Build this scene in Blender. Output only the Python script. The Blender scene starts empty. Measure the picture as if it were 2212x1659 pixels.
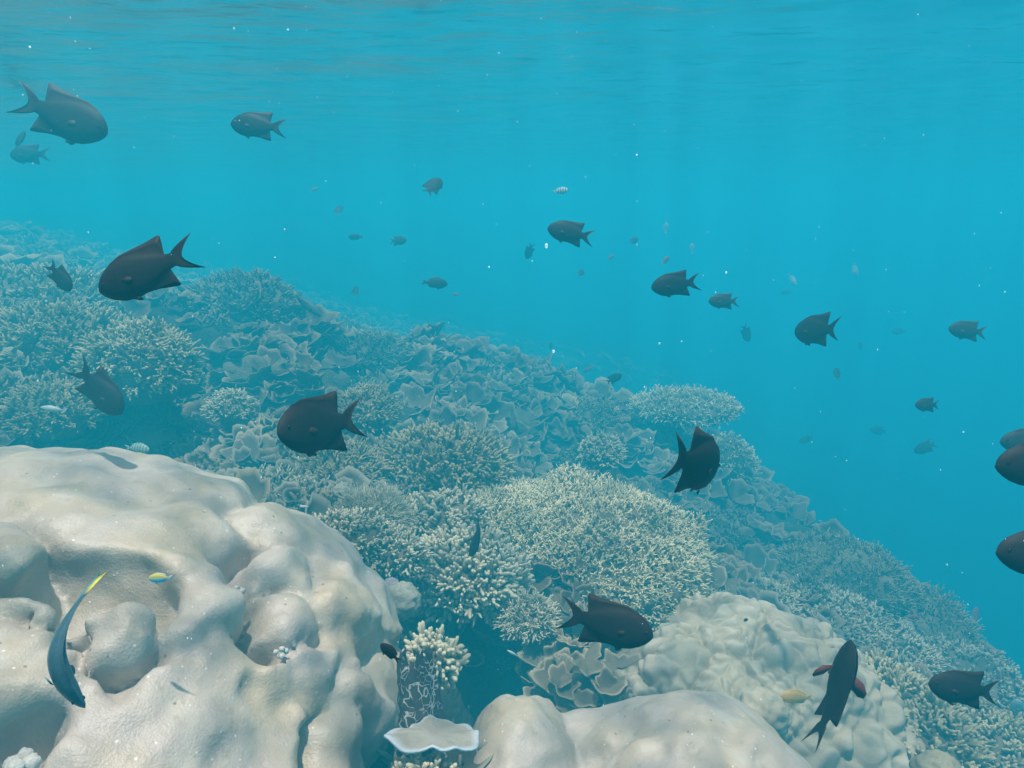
import bpy, math, random
import numpy as np
from mathutils import Vector, Matrix

SC = bpy.context.scene
COL = SC.collection
random.seed(7)
RNG = np.random.default_rng(7)
R = math.radians

# ------------------------------------------------------------------ camera, sky, sun, exposure
PITCH = R(14.0)
FD, CX, CY = 1441.5, 1106.0, 829.5            # focal length / centre of the picture, in 2212-wide pixels
cam = bpy.data.objects.new('camera', bpy.data.cameras.new('camera'))
COL.objects.link(cam)
cam.data.sensor_width = 36.0
cam.data.lens = 36.0 * FD / 2212.0
cam.data.clip_start, cam.data.clip_end = 0.02, 400.0
cam.rotation_euler = (R(90) - PITCH, 0, 0)
SC.camera = cam

SUN_DIR = Vector((-0.02, -0.06, 1.0)).normalized()     # towards the sun
SUN_EL = math.asin(SUN_DIR.z)
world = bpy.data.worlds.new('World')
SC.world = world
world.use_nodes = True
wn = world.node_tree
sky = wn.nodes.new('ShaderNodeTexSky')
sky.sky_type = 'NISHITA'
sky.sun_disc = False
sky.sun_elevation = SUN_EL
sky.dust_density, sky.ozone_density = 6.0, 0.3
sky.sun_rotation = math.atan2(SUN_DIR.x, SUN_DIR.y)
wn.links.new(sky.outputs[0], wn.nodes['Background'].inputs[0])
wn.nodes['Background'].inputs[1].default_value = 0.10
sun = bpy.data.objects.new('sun', bpy.data.lights.new('sun', 'SUN'))
COL.objects.link(sun)
sun.data.energy = 5.0
sun.data.angle = R(1.0)
sun.data.color = (1.0, 0.96, 0.88)
sun.rotation_euler = SUN_DIR.to_track_quat('Z', 'Y').to_euler()
SC.view_settings.view_transform = 'Standard'
SC.view_settings.look = 'None'
SC.view_settings.exposure = 0.3
SC.view_settings.gamma = 1.0
c = SC.cycles
c.use_denoising = True
try:
    c.denoiser = 'OPENIMAGEDENOISE'
except Exception:
    pass
c.max_bounces, c.volume_bounces, c.diffuse_bounces, c.glossy_bounces = 6, 3, 2, 2
c.transparent_max_bounces, c.transmission_bounces = 12, 2
c.caustics_reflective = c.caustics_refractive = False
c.sample_clamp_indirect = 6.0

FWD = np.array([0, math.cos(PITCH), -math.sin(PITCH)])
UPV = np.array([0, math.sin(PITCH), math.cos(PITCH)])
RGT = np.array([1.0, 0, 0])


def ray(u, v):
    return FWD + (u - CX) / FD * RGT + (CY - v) / FD * UPV


def at_y(u, v, y):
    d = ray(u, v)
    return d * (y / d[1])


def at_t(u, v, t):
    return ray(u, v) * t


# ------------------------------------------------------------------ noise and mesh helpers
_perm = np.random.default_rng(3).permutation(256)
_perm = np.concatenate([_perm, _perm, _perm])
_g = np.random.default_rng(4).normal(size=(256, 3))
_g /= np.linalg.norm(_g, axis=1)[:, None]


def noise3(p):
    p = np.asarray(p, float)
    i = np.floor(p).astype(int)
    f = p - i
    w = f * f * f * (f * (f * 6 - 15) + 10)
    i &= 255
    out = 0.0
    for dx in (0, 1):
        wx = w[..., 0] if dx else 1 - w[..., 0]
        for dy in (0, 1):
            wy = w[..., 1] if dy else 1 - w[..., 1]
            for dz in (0, 1):
                wz = w[..., 2] if dz else 1 - w[..., 2]
                h = _perm[_perm[_perm[i[..., 0] + dx] + i[..., 1] + dy] + i[..., 2] + dz]
                g = _g[h]
                out = out + wx * wy * wz * (g[..., 0] * (f[..., 0] - dx) + g[..., 1] * (f[..., 1] - dy)
                                            + g[..., 2] * (f[..., 2] - dz))
    return out * 1.5


def fbm(p, o=4):
    a, s, out = 1.0, 1.0, 0.0
    for k in range(o):
        out = out + a * noise3(p * s + k * 17.3)
        a *= 0.5
        s *= 2.03
    return out


class MB:
    """collects vertices / quads / triangles (+ one float per vertex) into ONE mesh"""
    def __init__(self):
        self.v, self.q, self.t, self.a, self.n = [], [], [], [], 0

    def add(self, v, q=None, t=None, a=None):
        v = np.asarray(v, float).reshape(-1, 3)
        self.v.append(v)
        self.a.append(np.zeros(len(v)) if a is None else np.broadcast_to(np.asarray(a, float).ravel(), (len(v),)))
        if q is not None and len(q):
            self.q.append(np.asarray(q, int).reshape(-1, 4) + self.n)
        if t is not None and len(t):
            self.t.append(np.asarray(t, int).reshape(-1, 3) + self.n)
        self.n += len(v)

    def build(self, name, mat, parent=None, smooth=True, origin=None):
        v = np.concatenate(self.v)
        if origin is not None:
            v = v - np.asarray(origin)
        q = np.concatenate(self.q) if self.q else np.zeros((0, 4), int)
        t = np.concatenate(self.t) if self.t else np.zeros((0, 3), int)
        me = bpy.data.meshes.new(name)
        me.vertices.add(len(v))
        me.vertices.foreach_set('co', v.astype(np.float32).ravel())
        nl = len(q) * 4 + len(t) * 3
        me.loops.add(nl)
        me.loops.foreach_set('vertex_index', np.concatenate([q.ravel(), t.ravel()]).astype(np.int32))
        me.polygons.add(len(q) + len(t))
        ls = np.concatenate([np.arange(len(q)) * 4, len(q) * 4 + np.arange(len(t)) * 3]).astype(np.int32)
        me.polygons.foreach_set('loop_start', ls)
        me.update(calc_edges=True)
        me.validate()
        if smooth:
            me.polygons.foreach_set('use_smooth', np.ones(len(me.polygons), bool))
        at = me.attributes.new('tip', 'FLOAT', 'POINT')
        at.data.foreach_set('value', np.concatenate(self.a).astype(np.float32))
        me.materials.append(mat)
        o = bpy.data.objects.new(name, me)
        COL.objects.link(o)
        if origin is not None:
            o.location = origin
        if parent is not None:
            o.parent = parent
        return o


def tag(o, label=None, cat=None, group=None, kind=None):
    if label: o['label'] = label
    if cat: o['category'] = cat
    if group: o['group'] = group
    if kind: o['kind'] = kind
    return o


def assemble(name, origin, parts, label, cat, group=None):
    """an Empty at the thing's base that carries its parts"""
    root = bpy.data.objects.new(name, None)
    COL.objects.link(root)
    root.location = origin
    root.empty_display_size = .05
    for pn, mb_, mt_ in parts:
        o = mb_.build(pn, mt_, origin=origin)
        o.location = (0, 0, 0)
        o.parent = root
    return tag(root, label, cat, group)


def tubes(mb, P, rad, sides=6, tipv=None):
    """P (N,K,3) centre lines, rad (N,K); closed with a pointed tip vertex"""
    N, K, _ = P.shape
    T = np.gradient(P, axis=1)
    T /= np.linalg.norm(T, axis=2, keepdims=True) + 1e-9
    ref = np.where(np.abs(T[..., 2:3]) < 0.9, np.array([0, 0, 1.0]), np.array([1.0, 0, 0]))
    A = np.cross(T, ref)
    A /= np.linalg.norm(A, axis=2, keepdims=True) + 1e-9
    B = np.cross(T, A)
    th = np.arange(sides) / sides * 2 * np.pi
    V = P[:, :, None, :] + rad[:, :, None, None] * (np.cos(th)[None, None, :, None] * A[:, :, None, :]
                                                  + np.sin(th)[None, None, :, None] * B[:, :, None, :])
    tip = P[:, -1] + T[:, -1] * rad[:, -1:] * 0.8
    nv = K * sides + 1
    allv = np.concatenate([V.reshape(N, -1, 3), tip[:, None, :]], axis=1)
    k, s = np.meshgrid(np.arange(K - 1), np.arange(sides), indexing='ij')
    s2 = (s + 1) % sides
    q = np.stack([k * sides + s, k * sides + s2, (k + 1) * sides + s2, (k + 1) * sides + s], -1).reshape(-1, 4)
    t = np.stack([(K - 1) * sides + np.arange(sides), (K - 1) * sides + (np.arange(sides) + 1) % sides,
                  np.full(sides, K * sides)], -1)
    off = (np.arange(N) * nv)[:, None, None]
    if tipv is None:
        tipv = np.broadcast_to(np.linspace(0, 1, K)[None], (N, K))
    av = np.concatenate([np.repeat(tipv, sides, axis=1), tipv[:, -1:]], axis=1)
    mb.add(allv.reshape(-1, 3), (q[None] + off).reshape(-1, 4), (t[None] + off).reshape(-1, 3), av.ravel())


def dome(mb, cen, rad, nu=40, nv=18, amp=0.12, fr=3.0, a=0.0, low=-0.9, seed=0.0):
    """lumpy ellipsoid from its top down to polar height low"""
    ph = np.linspace(0.0, math.acos(low), nv)
    th = np.arange(nu) / nu * 2 * np.pi
    PH, TH = np.meshgrid(ph, th, indexing='ij')
    n = np.stack([np.sin(PH) * np.cos(TH), np.sin(PH) * np.sin(TH), np.cos(PH)], -1)
    d = 1 + amp * fbm(n * fr + seed, 3)
    v = np.asarray(cen) + n * d[..., None] * np.asarray(rad)
    i, j = np.meshgrid(np.arange(nv - 1), np.arange(nu), indexing='ij')
    j2 = (j + 1) % nu
    q = np.stack([i * nu + j, (i + 1) * nu + j, (i + 1) * nu + j2, i * nu + j2], -1)
    mb.add(v.reshape(-1, 3), q.reshape(-1, 4), None, a)


def surface_nets(d, org, h):
    nx, ny, nz = d.shape
    sgn = d < 0
    acc = np.zeros((nx - 1, ny - 1, nz - 1, 3))
    cnt = np.zeros((nx - 1, ny - 1, nz - 1))
    def sl(o):
        return tuple(slice(o[k], d.shape[k] - 1 + o[k]) for k in range(3))
    for ax in range(3):
        o1, o2 = [k for k in range(3) if k != ax]
        for b1 in (0, 1):
            for b2 in (0, 1):
                a0 = [0, 0, 0]
                a0[o1], a0[o2] = b1, b2
                a1 = list(a0)
                a1[ax] = 1
                d0, d1 = d[sl(a0)], d[sl(a1)]
                m = (d0 < 0) != (d1 < 0)
                t = np.where(m, d0 / np.where(m, d0 - d1, 1), 0)
                for k in range(3):
                    acc[..., k] += np.where(m, (t if k == ax else a0[k]), 0)
                cnt += m
    act = cnt > 0
    idx = -np.ones(act.shape, int)
    idx[act] = np.arange(act.sum())
    I = np.argwhere(act)
    v = org + h * (I + acc[act] / cnt[act][:, None])
    qs = []
    for ax in range(3):
        o1, o2 = [(1, 2), (2, 0), (0, 1)][ax]
        s0 = [slice(None)] * 3
        s1 = [slice(None)] * 3
        s0[ax], s1[ax] = slice(0, -1), slice(1, None)
        a, b = sgn[tuple(s0)], sgn[tuple(s1)]
        E = np.argwhere(a != b)
        ok = (E[:, o1] > 0) & (E[:, o2] > 0) & (E[:, o1] < d.shape[o1] - 1) & (E[:, o2] < d.shape[o2] - 1)
        E = E[ok]
        fl = a[tuple(E.T)]
        def cell(e1, e2):
            C = E.copy()
            C[:, o1] -= e1
            C[:, o2] -= e2
            return idx[tuple(C.T)]
        c00, c10, c11, c01 = cell(1, 1), cell(0, 1), cell(0, 0), cell(1, 0)
        q = np.stack([c00, c10, c11, c01], -1)
        q[~fl] = q[~fl][:, ::-1]
        qs.append(q)
    q = np.concatenate(qs)
    return v, q[(q >= 0).all(1)]


# ------------------------------------------------------------------ materials
def new_mat(name):
    m = bpy.data.materials.new(name)
    m.use_nodes = True
    return m, m.node_tree, m.node_tree.nodes['Principled BSDF']


def coral_mat(name, deep, mid, tip, scale=9.0, bump=0.3, bscale=120.0, rough=0.75, spec=0.25, mottle=0.5, bdist=0.004):
    """deep/mid mottled by noise, paler growing tips / rims by the mesh's own attribute"""
    m, nt, b = new_mat(name)
    N, L = nt.nodes, nt.links
    tc = N.new('ShaderNodeTexCoord')
    n1 = N.new('ShaderNodeTexNoise')
    n1.inputs['Scale'].default_value = scale
    n1.inputs['Detail'].default_value = 5
    L.new(tc.outputs['Object'], n1.inputs['Vector'])
    r = N.new('ShaderNodeMapRange')
    r.inputs[1].default_value = 0.5 - mottle * 0.4
    r.inputs[2].default_value = 0.5 + mottle * 0.4
    L.new(n1.outputs[0], r.inputs[0])
    mx = N.new('ShaderNodeMix')
    mx.data_type = 'RGBA'
    mx.inputs[6].default_value = (*deep, 1)
    mx.inputs[7].default_value = (*mid, 1)
    L.new(r.outputs[0], mx.inputs[0])
    at = N.new('ShaderNodeAttribute')
    at.attribute_name = 'tip'
    m2 = N.new('ShaderNodeMix')
    m2.data_type = 'RGBA'
    m2.inputs[7].default_value = (*tip, 1)
    L.new(at.outputs['Fac'], m2.inputs[0])
    L.new(mx.outputs[2], m2.inputs[6])
    L.new(m2.outputs[2], b.inputs['Base Color'])
    b.inputs['Roughness'].default_value = rough
    b.inputs['Specular IOR Level'].default_value = spec
    n2 = N.new('ShaderNodeTexNoise')
    n2.inputs['Scale'].default_value = bscale
    n2.inputs['Detail'].default_value = 4
    L.new(tc.outputs['Object'], n2.inputs['Vector'])
    bp = N.new('ShaderNodeBump')
    bp.inputs['Strength'].default_value = bump
    bp.inputs['Distance'].default_value = bdist
    L.new(n2.outputs[0], bp.inputs['Height'])
    L.new(bp.outputs[0], b.inputs['Normal'])
    return m


M = {}
def boulder_mat():
    m, nt, b = new_mat('smooth boulder coral')
    N, L = nt.nodes, nt.links
    tc = N.new('ShaderNodeTexCoord')

    def noise(sc, det, lo, hi):
        n = N.new('ShaderNodeTexNoise')
        n.inputs['Scale'].default_value, n.inputs['Detail'].default_value = sc, det
        L.new(tc.outputs['Object'], n.inputs['Vector'])
        r = N.new('ShaderNodeMapRange')
        r.inputs[1].default_value, r.inputs[2].default_value = lo, hi
        L.new(n.outputs[0], r.inputs[0])
        return r.outputs[0]

    def mix(f, a_, b_):
        x = N.new('ShaderNodeMix')
        x.data_type = 'RGBA'
        L.new(f, x.inputs[0])
        for k, c_ in ((6, a_), (7, b_)):
            if isinstance(c_, tuple):
                x.inputs[k].default_value = (*c_, 1)
            else:
                L.new(c_, x.inputs[k])
        return x.outputs[2]

    def spots(sc, rad, gate):
        v = N.new('ShaderNodeTexVoronoi')
        v.inputs['Scale'].default_value = sc
        L.new(tc.outputs['Object'], v.inputs['Vector'])
        r = N.new('ShaderNodeMapRange')
        r.inputs[1].default_value, r.inputs[2].default_value = rad, rad * .6
        L.new(v.outputs['Distance'], r.inputs[0])
        sp_ = N.new('ShaderNodeSeparateColor')
        L.new(v.outputs['Color'], sp_.inputs[0])
        g = N.new('ShaderNodeMath')
        g.operation = 'GREATER_THAN'
        g.inputs[1].default_value = gate
        L.new(sp_.outputs[0], g.inputs[0])
        k = N.new('ShaderNodeMath')
        k.operation = 'MULTIPLY'
        L.new(r.outputs[0], k.inputs[0])
        L.new(g.outputs[0], k.inputs[1])
        return k.outputs[0]
    c1 = mix(noise(5, 4, .40, .60), (.45, .355, .245), (.42, .345, .295))
    c2 = mix(noise(13, 5, .48, .68), c1, (.52, .44, .36))
    c3 = mix(noise(48, 6, .58, .80), c2, (.34, .275, .19))
    c4 = mix(spots(34, .13, .72), c3, (.22, .17, .12))
    c5 = mix(spots(60, .16, .80), c4, (.74, .68, .62))
    L.new(c5, b.inputs['Base Color'])
    b.inputs['Roughness'].default_value = .45
    b.inputs['Specular IOR Level'].default_value = .5
    h1 = N.new('ShaderNodeTexNoise')
    h1.inputs['Scale'].default_value, h1.inputs['Detail'].default_value = 240, 4
    L.new(tc.outputs['Object'], h1.inputs['Vector'])
    h2_ = N.new('ShaderNodeTexNoise')
    h2_.inputs['Scale'].default_value, h2_.inputs['Detail'].default_value = 40, 4
    L.new(tc.outputs['Object'], h2_.inputs['Vector'])
    b1 = N.new('ShaderNodeBump')
    b1.inputs['Strength'].default_value, b1.inputs['Distance'].default_value = .45, .003
    L.new(h1.outputs[0], b1.inputs['Height'])
    b2_ = N.new('ShaderNodeBump')
    b2_.inputs['Strength'].default_value, b2_.inputs['Distance'].default_value = .35, .008
    L.new(h2_.outputs[0], b2_.inputs['Height'])
    L.new(b1.outputs[0], b2_.inputs['Normal'])
    L.new(b2_.outputs[0], b.inputs['Normal'])
    return m


M['boulder'] = boulder_mat()
M['ridged'] = coral_mat('ridged coral', (.33, .275, .185), (.45, .385, .275), (.60, .53, .42), 8, .5, 70, .8, .2)
M['stag'] = coral_mat('staghorn coral', (.30, .25, .13), (.52, .45, .25), (.82, .73, .47), 8, .3, 150)
M['finger'] = coral_mat('pale finger coral', (.12, .105, .065), (.24, .21, .13), (.58, .52, .36), 8, .3, 150)
M['olive'] = coral_mat('olive finger coral', (.085, .064, .03), (.18, .14, .062), (.42, .345, .19), 8, .3, 150)
M['golden'] = coral_mat('golden finger coral', (.09, .07, .03), (.2, .165, .075), (.54, .46, .27), 8, .3, 150)
M['brown'] = coral_mat('brown bush coral', (.05, .042, .03), (.11, .095, .065), (.28, .25, .18), 8, .3, 150)
M['pink'] = coral_mat('straw coloured bush coral', (.25, .21, .14), (.38, .33, .22), (.62, .55, .38), 8, .3, 150)
M['plate'] = coral_mat('grey plate coral', (.06, .048, .034), (.15, .105, .06), (.26, .195, .115), 12, .6, 60)
M['palep'] = coral_mat('pale plate coral', (.12, .10, .07), (.19, .15, .09), (.36, .29, .19), 12, .4, 60)
M['rock'] = coral_mat('reef rock', (.02, .02, .018), (.07, .067, .055), (.3, .29, .24), 5, .8, 40, .9, .15, .7, .02)
M['deadbase'] = coral_mat('dead coral base', (.10, .085, .055), (.22, .19, .125), (.3, .27, .2), 14, .6, 90, .9, .15, .8, .01)
M['whitep'] = coral_mat('white plate', (.22, .19, .15), (.36, .33, .28), (.50, .56, .62), 28, .6, 110, .7, .3, .7)
M['tuft'] = coral_mat('white tuft', (.36, .33, .29), (.52, .49, .44), (.6, .57, .52), 60, .6, 200)
M['lilac'] = coral_mat('lilac coral', (.22, .18, .20), (.31, .26, .30), (.34, .29, .33), 20, .3, 90)
M['grain'] = coral_mat('speckled small coral', (.2, .19, .15), (.32, .3, .24), (.4, .4, .3), 60, .5, 150)


def vein_mat():
    m, nt, b = new_mat('veined sponge')
    N, L = nt.nodes, nt.links
    tc = N.new('ShaderNodeTexCoord')
    nz = N.new('ShaderNodeTexNoise')
    nz.inputs['Scale'].default_value = 18
    L.new(tc.outputs['Object'], nz.inputs['Vector'])
    ad = N.new('ShaderNodeMixRGB')
    ad.blend_type = 'ADD'
    ad.inputs[0].default_value = 0.06
    L.new(tc.outputs['Object'], ad.inputs[1])
    L.new(nz.outputs[1], ad.inputs[2])
    vo = N.new('ShaderNodeTexVoronoi')
    vo.feature = 'DISTANCE_TO_EDGE'
    vo.inputs['Scale'].default_value = 58
    L.new(ad.outputs[0], vo.inputs['Vector'])
    n2 = N.new('ShaderNodeTexNoise')
    n2.inputs['Scale'].default_value = 30
    L.new(tc.outputs['Object'], n2.inputs['Vector'])
    mr = N.new('ShaderNodeMapRange')
    mr.inputs[1].default_value, mr.inputs[2].default_value = 0.42, 0.62
    mr.inputs[3].default_value, mr.inputs[4].default_value = 0.0, 0.085
    L.new(n2.outputs[0], mr.inputs[0])
    lt = N.new('ShaderNodeMath')
    lt.operation = 'LESS_THAN'
    L.new(vo.outputs['Distance'], lt.inputs[0])
    L.new(mr.outputs[0], lt.inputs[1])
    mx = N.new('ShaderNodeMix')
    mx.data_type = 'RGBA'
    mx.inputs[6].default_value = (.05, .04, .038, 1)
    mx.inputs[7].default_value = (.50, .46, .42, 1)
    L.new(lt.outputs[0], mx.inputs[0])
    L.new(mx.outputs[2], b.inputs['Base Color'])
    b.inputs['Roughness'].default_value = .85
    bp = N.new('ShaderNodeBump')
    bp.inputs['Strength'].default_value = .8
    bp.inputs['Distance'].default_value = .004
    L.new(lt.outputs[0], bp.inputs['Height'])
    L.new(bp.outputs[0], b.inputs['Normal'])
    return m


M['vein'] = vein_mat()


def fish_mat(name, a, bcol, rough=.45, spec=.4, stripes=None, band=None):
    """base colour to second colour by the mesh attribute; optional cross bars / belly colour in object space"""
    m, nt, b = new_mat(name)
    N, L = nt.nodes, nt.links
    at = N.new('ShaderNodeAttribute')
    at.attribute_name = 'tip'
    mx = N.new('ShaderNodeMix')
    mx.data_type = 'RGBA'
    mx.inputs[6].default_value = (*a, 1)
    mx.inputs[7].default_value = (*bcol, 1)
    L.new(at.outputs['Fac'], mx.inputs[0])
    out = mx.outputs[2]
    tc = N.new('ShaderNodeTexCoord')
    sp = N.new('ShaderNodeSeparateXYZ')
    L.new(tc.outputs['Object'], sp.inputs[0])
    if stripes:
        w = N.new('ShaderNodeMath')
        w.operation = 'MULTIPLY'
        w.inputs[1].default_value = stripes[1]
        L.new(sp.outputs[0], w.inputs[0])
        s = N.new('ShaderNodeMath')
        s.operation = 'SINE'
        L.new(w.outputs[0], s.inputs[0])
        g = N.new('ShaderNodeMath')
        g.operation = 'GREATER_THAN'
        g.inputs[1].default_value = .35
        L.new(s.outputs[0], g.inputs[0])
        m3 = N.new('ShaderNodeMix')
        m3.data_type = 'RGBA'
        m3.inputs[7].default_value = (*stripes[0], 1)
        L.new(g.outputs[0], m3.inputs[0])
        L.new(out, m3.inputs[6])
        out = m3.outputs[2]
    if band:
        g = N.new('ShaderNodeMapRange')
        g.inputs[1].default_value, g.inputs[2].default_value = band[1], band[2]
        L.new(sp.outputs[2], g.inputs[0])
        m3 = N.new('ShaderNodeMix')
        m3.data_type = 'RGBA'
        m3.inputs[7].default_value = (*band[0], 1)
        L.new(g.outputs[0], m3.inputs[0])
        L.new(out, m3.inputs[6])
        out = m3.outputs[2]
    n2 = N.new('ShaderNodeTexNoise')
    n2.inputs['Scale'].default_value = 30
    L.new(tc.outputs['Object'], n2.inputs['Vector'])
    hv = N.new('ShaderNodeHueSaturation')
    mr = N.new('ShaderNodeMapRange')
    mr.inputs[3].default_value, mr.inputs[4].default_value = .65, 1.35
    L.new(n2.outputs[0], mr.inputs[0])
    L.new(mr.outputs[0], hv.inputs['Value'])
    L.new(out, hv.inputs['Color'])
    L.new(hv.outputs[0], b.inputs['Base Color'])
    b.inputs['Roughness'].default_value = rough
    b.inputs['Specular IOR Level'].default_value = spec
    return m


M['black'] = fish_mat('black fish skin', (.022, .018, .021), (.036, .024, .024), .6, .15)
M['blackred'] = fish_mat('black fish skin with red fins', (.012, .010, .013), (.11, .028, .026), .6, .15)
M['dusky'] = fish_mat('dusky brown fish skin', (.03, .022, .022), (.06, .04, .04), .6, .15)
M['wrasse'] = fish_mat('blue green wrasse skin', (.05, .10, .13), (.75, .62, .03), .45, .35, None, ((.06, .28, .36), -.0, -.05))
M['yellow'] = fish_mat('yellow fish skin', (.72, .42, .10), (.74, .56, .10))
M['pale'] = fish_mat('pale silver fish skin', (.48, .50, .50), (.6, .62, .6), .4, .4)
M['greenbar'] = fish_mat('green barred fish skin', (.30, .40, .33), (.42, .5, .42), .5, .3, ((.12, .2, .17), 55))
M['sergeant'] = fish_mat('pale barred fish skin', (.62, .66, .58), (.6, .6, .5), .5, .3, ((.06, .08, .1), 42))
M['bicolor'] = fish_mat('yellow and blue fish skin', (.55, .45, .08), (.5, .6, .6), .5, .3, None, ((.14, .50, .72), .0, -.02))
M['redfish'] = fish_mat('reddish fish skin', (.30, .08, .07), (.3, .1, .08), .6, .2)
M['eye'] = fish_mat('fish eye', (.004, .004, .005), (.01, .01, .01), .15, .5)
M['speck'], nt, b = new_mat('drifting specks')
b.inputs['Base Color'].default_value = (.9, .88, .9, 1)
tl = nt.nodes.new('ShaderNodeBsdfTranslucent')
tl.inputs[0].default_value = (.95, .93, .95, 1)
ms = nt.nodes.new('ShaderNodeAddShader')
nt.links.new(b.outputs[0], ms.inputs[0])
nt.links.new(tl.outputs[0], ms.inputs[1])
tp = nt.nodes.new('ShaderNodeBsdfTransparent')
mx = nt.nodes.new('ShaderNodeMixShader')
mx.inputs[0].default_value = .4
nt.links.new(tp.outputs[0], mx.inputs[1])
nt.links.new(ms.outputs[0], mx.inputs[2])
nt.links.new(mx.outputs[0], nt.nodes['Material Output'].inputs['Surface'])

# ------------------------------------------------------------------ the water (closed box) and the water's surface
HAZE_TOP = 0.74
bm = MB()
x0, x1, y0, y1, z0, z1 = -34, 34, -14, 44, -12.5, HAZE_TOP
V = [(x, y, z) for z in (z0, z1) for y in (y0, y1) for x in (x0, x1)]
bm.add(V, [(0, 2, 3, 1), (4, 5, 7, 6), (0, 1, 5, 4), (2, 6, 7, 3), (0, 4, 6, 2), (1, 3, 7, 5)])
hm = bpy.data.materials.new('sea water body')
hm.use_nodes = True
nt = hm.node_tree
nt.nodes.remove(nt.nodes['Principled BSDF'])
pv = nt.nodes.new('ShaderNodeVolumePrincipled')
pv.inputs['Color'].default_value = (0.022, 0.60, 0.80, 1)
pv.inputs['Density'].default_value = 0.19
pv.inputs['Anisotropy'].default_value = 0.0
nt.links.new(pv.outputs[0], nt.nodes['Material Output'].inputs['Volume'])
haze = bm.build('haze', hm, smooth=False)
haze['kind'] = 'stuff'

SURF_Z = 0.60
xs = np.concatenate([np.linspace(-30, -6, 24)[:-1], np.linspace(-6, 6, 200), np.linspace(6, 30, 24)[1:]])
ys = np.concatenate([np.linspace(-10, 0, 10)[:-1], np.linspace(0, 9, 170), np.linspace(9, 40, 32)[1:]])
X, Y = np.meshgrid(xs, ys, indexing='ij')
pp = np.stack([X, Y, 0 * X], -1)
Z = SURF_Z + 0.02 * fbm(pp * np.array([.9, 1.5, 1]), 4)
i, j = np.meshgrid(np.arange(len(xs) - 1), np.arange(len(ys) - 1), indexing='ij')
ny = len(ys)
q = np.stack([i * ny + j, (i + 1) * ny + j, (i + 1) * ny + j + 1, i * ny + j + 1], -1).reshape(-1, 4)
sm = bpy.data.materials.new('water surface from below')
sm.use_nodes = True
nt = sm.node_tree
N, L = nt.nodes, nt.links
N.remove(N['Principled BSDF'])
tr = N.new('ShaderNodeBsdfTransparent')
gl = N.new('ShaderNodeBsdfGlossy')
gl.inputs['Roughness'].default_value = 0.17
gl.inputs['Color'].default_value = (.95, .95, .95, 1)
lw = N.new('ShaderNodeLayerWeight')
lw.inputs['Blend'].default_value = 0.5
mr = N.new('ShaderNodeMapRange')
mr.inputs[1].default_value, mr.inputs[2].default_value = 0.42, 0.68
mr.inputs[3].default_value, mr.inputs[4].default_value = 0.03, 0.95
tc = N.new('ShaderNodeTexCoord')
mp = N.new('ShaderNodeMapping')
mp.inputs['Scale'].default_value = (1.0, 1.8, 1.0)
L.new(tc.outputs['Object'], mp.inputs['Vector'])
wv = N.new('ShaderNodeTexNoise')
wv.inputs['Scale'].default_value = 3.0
wv.inputs['Detail'].default_value = 3.0
L.new(mp.outputs[0], wv.inputs['Vector'])
bp = N.new('ShaderNodeBump')
bp.inputs['Strength'].default_value = 0.42
bp.inputs['Distance'].default_value = 0.06
L.new(wv.outputs[0], bp.inputs['Height'])
L.new(bp.outputs[0], gl.inputs['Normal'])
L.new(lw.outputs['Facing'], mr.inputs[0])
mx = N.new('ShaderNodeMixShader')
L.new(mr.outputs[0], mx.inputs[0])
L.new(tr.outputs[0], mx.inputs[1])
L.new(gl.outputs[0], mx.inputs[2])
L.new(mx.outputs[0], N['Material Output'].inputs['Surface'])
# painted ripple light, a dapple put into the transparent colour: the sheet lets more light through in some places
vo = N.new('ShaderNodeTexVoronoi')
vo.feature = 'SMOOTH_F1'
vo.inputs['Scale'].default_value = 8.0
vo.inputs['Smoothness'].default_value = 0.6
nw = N.new('ShaderNodeTexNoise')
nw.inputs['Scale'].default_value = 3.0
L.new(tc.outputs['Object'], nw.inputs['Vector'])
mv = N.new('ShaderNodeMixRGB')
mv.inputs[0].default_value = 0.25
L.new(tc.outputs['Object'], mv.inputs[1])
L.new(nw.outputs[1], mv.inputs[2])
L.new(mv.outputs[0], vo.inputs['Vector'])
cr = N.new('ShaderNodeMapRange')
cr.inputs[1].default_value, cr.inputs[2].default_value = 0.25, 0.60
cr.inputs[3].default_value, cr.inputs[4].default_value = 0.42, 1.0
L.new(vo.outputs['Distance'], cr.inputs[0])
cc = N.new('ShaderNodeCombineColor')
for k in range(3):
    L.new(cr.outputs[0], cc.inputs[k])
L.new(cc.outputs[0], tr.inputs['Color'])
bm = MB()
bm.add(np.stack([X, Y, Z], -1).reshape(-1, 3), q)
ws = bm.build('water_surface', sm)
ws['kind'] = 'structure'

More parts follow.
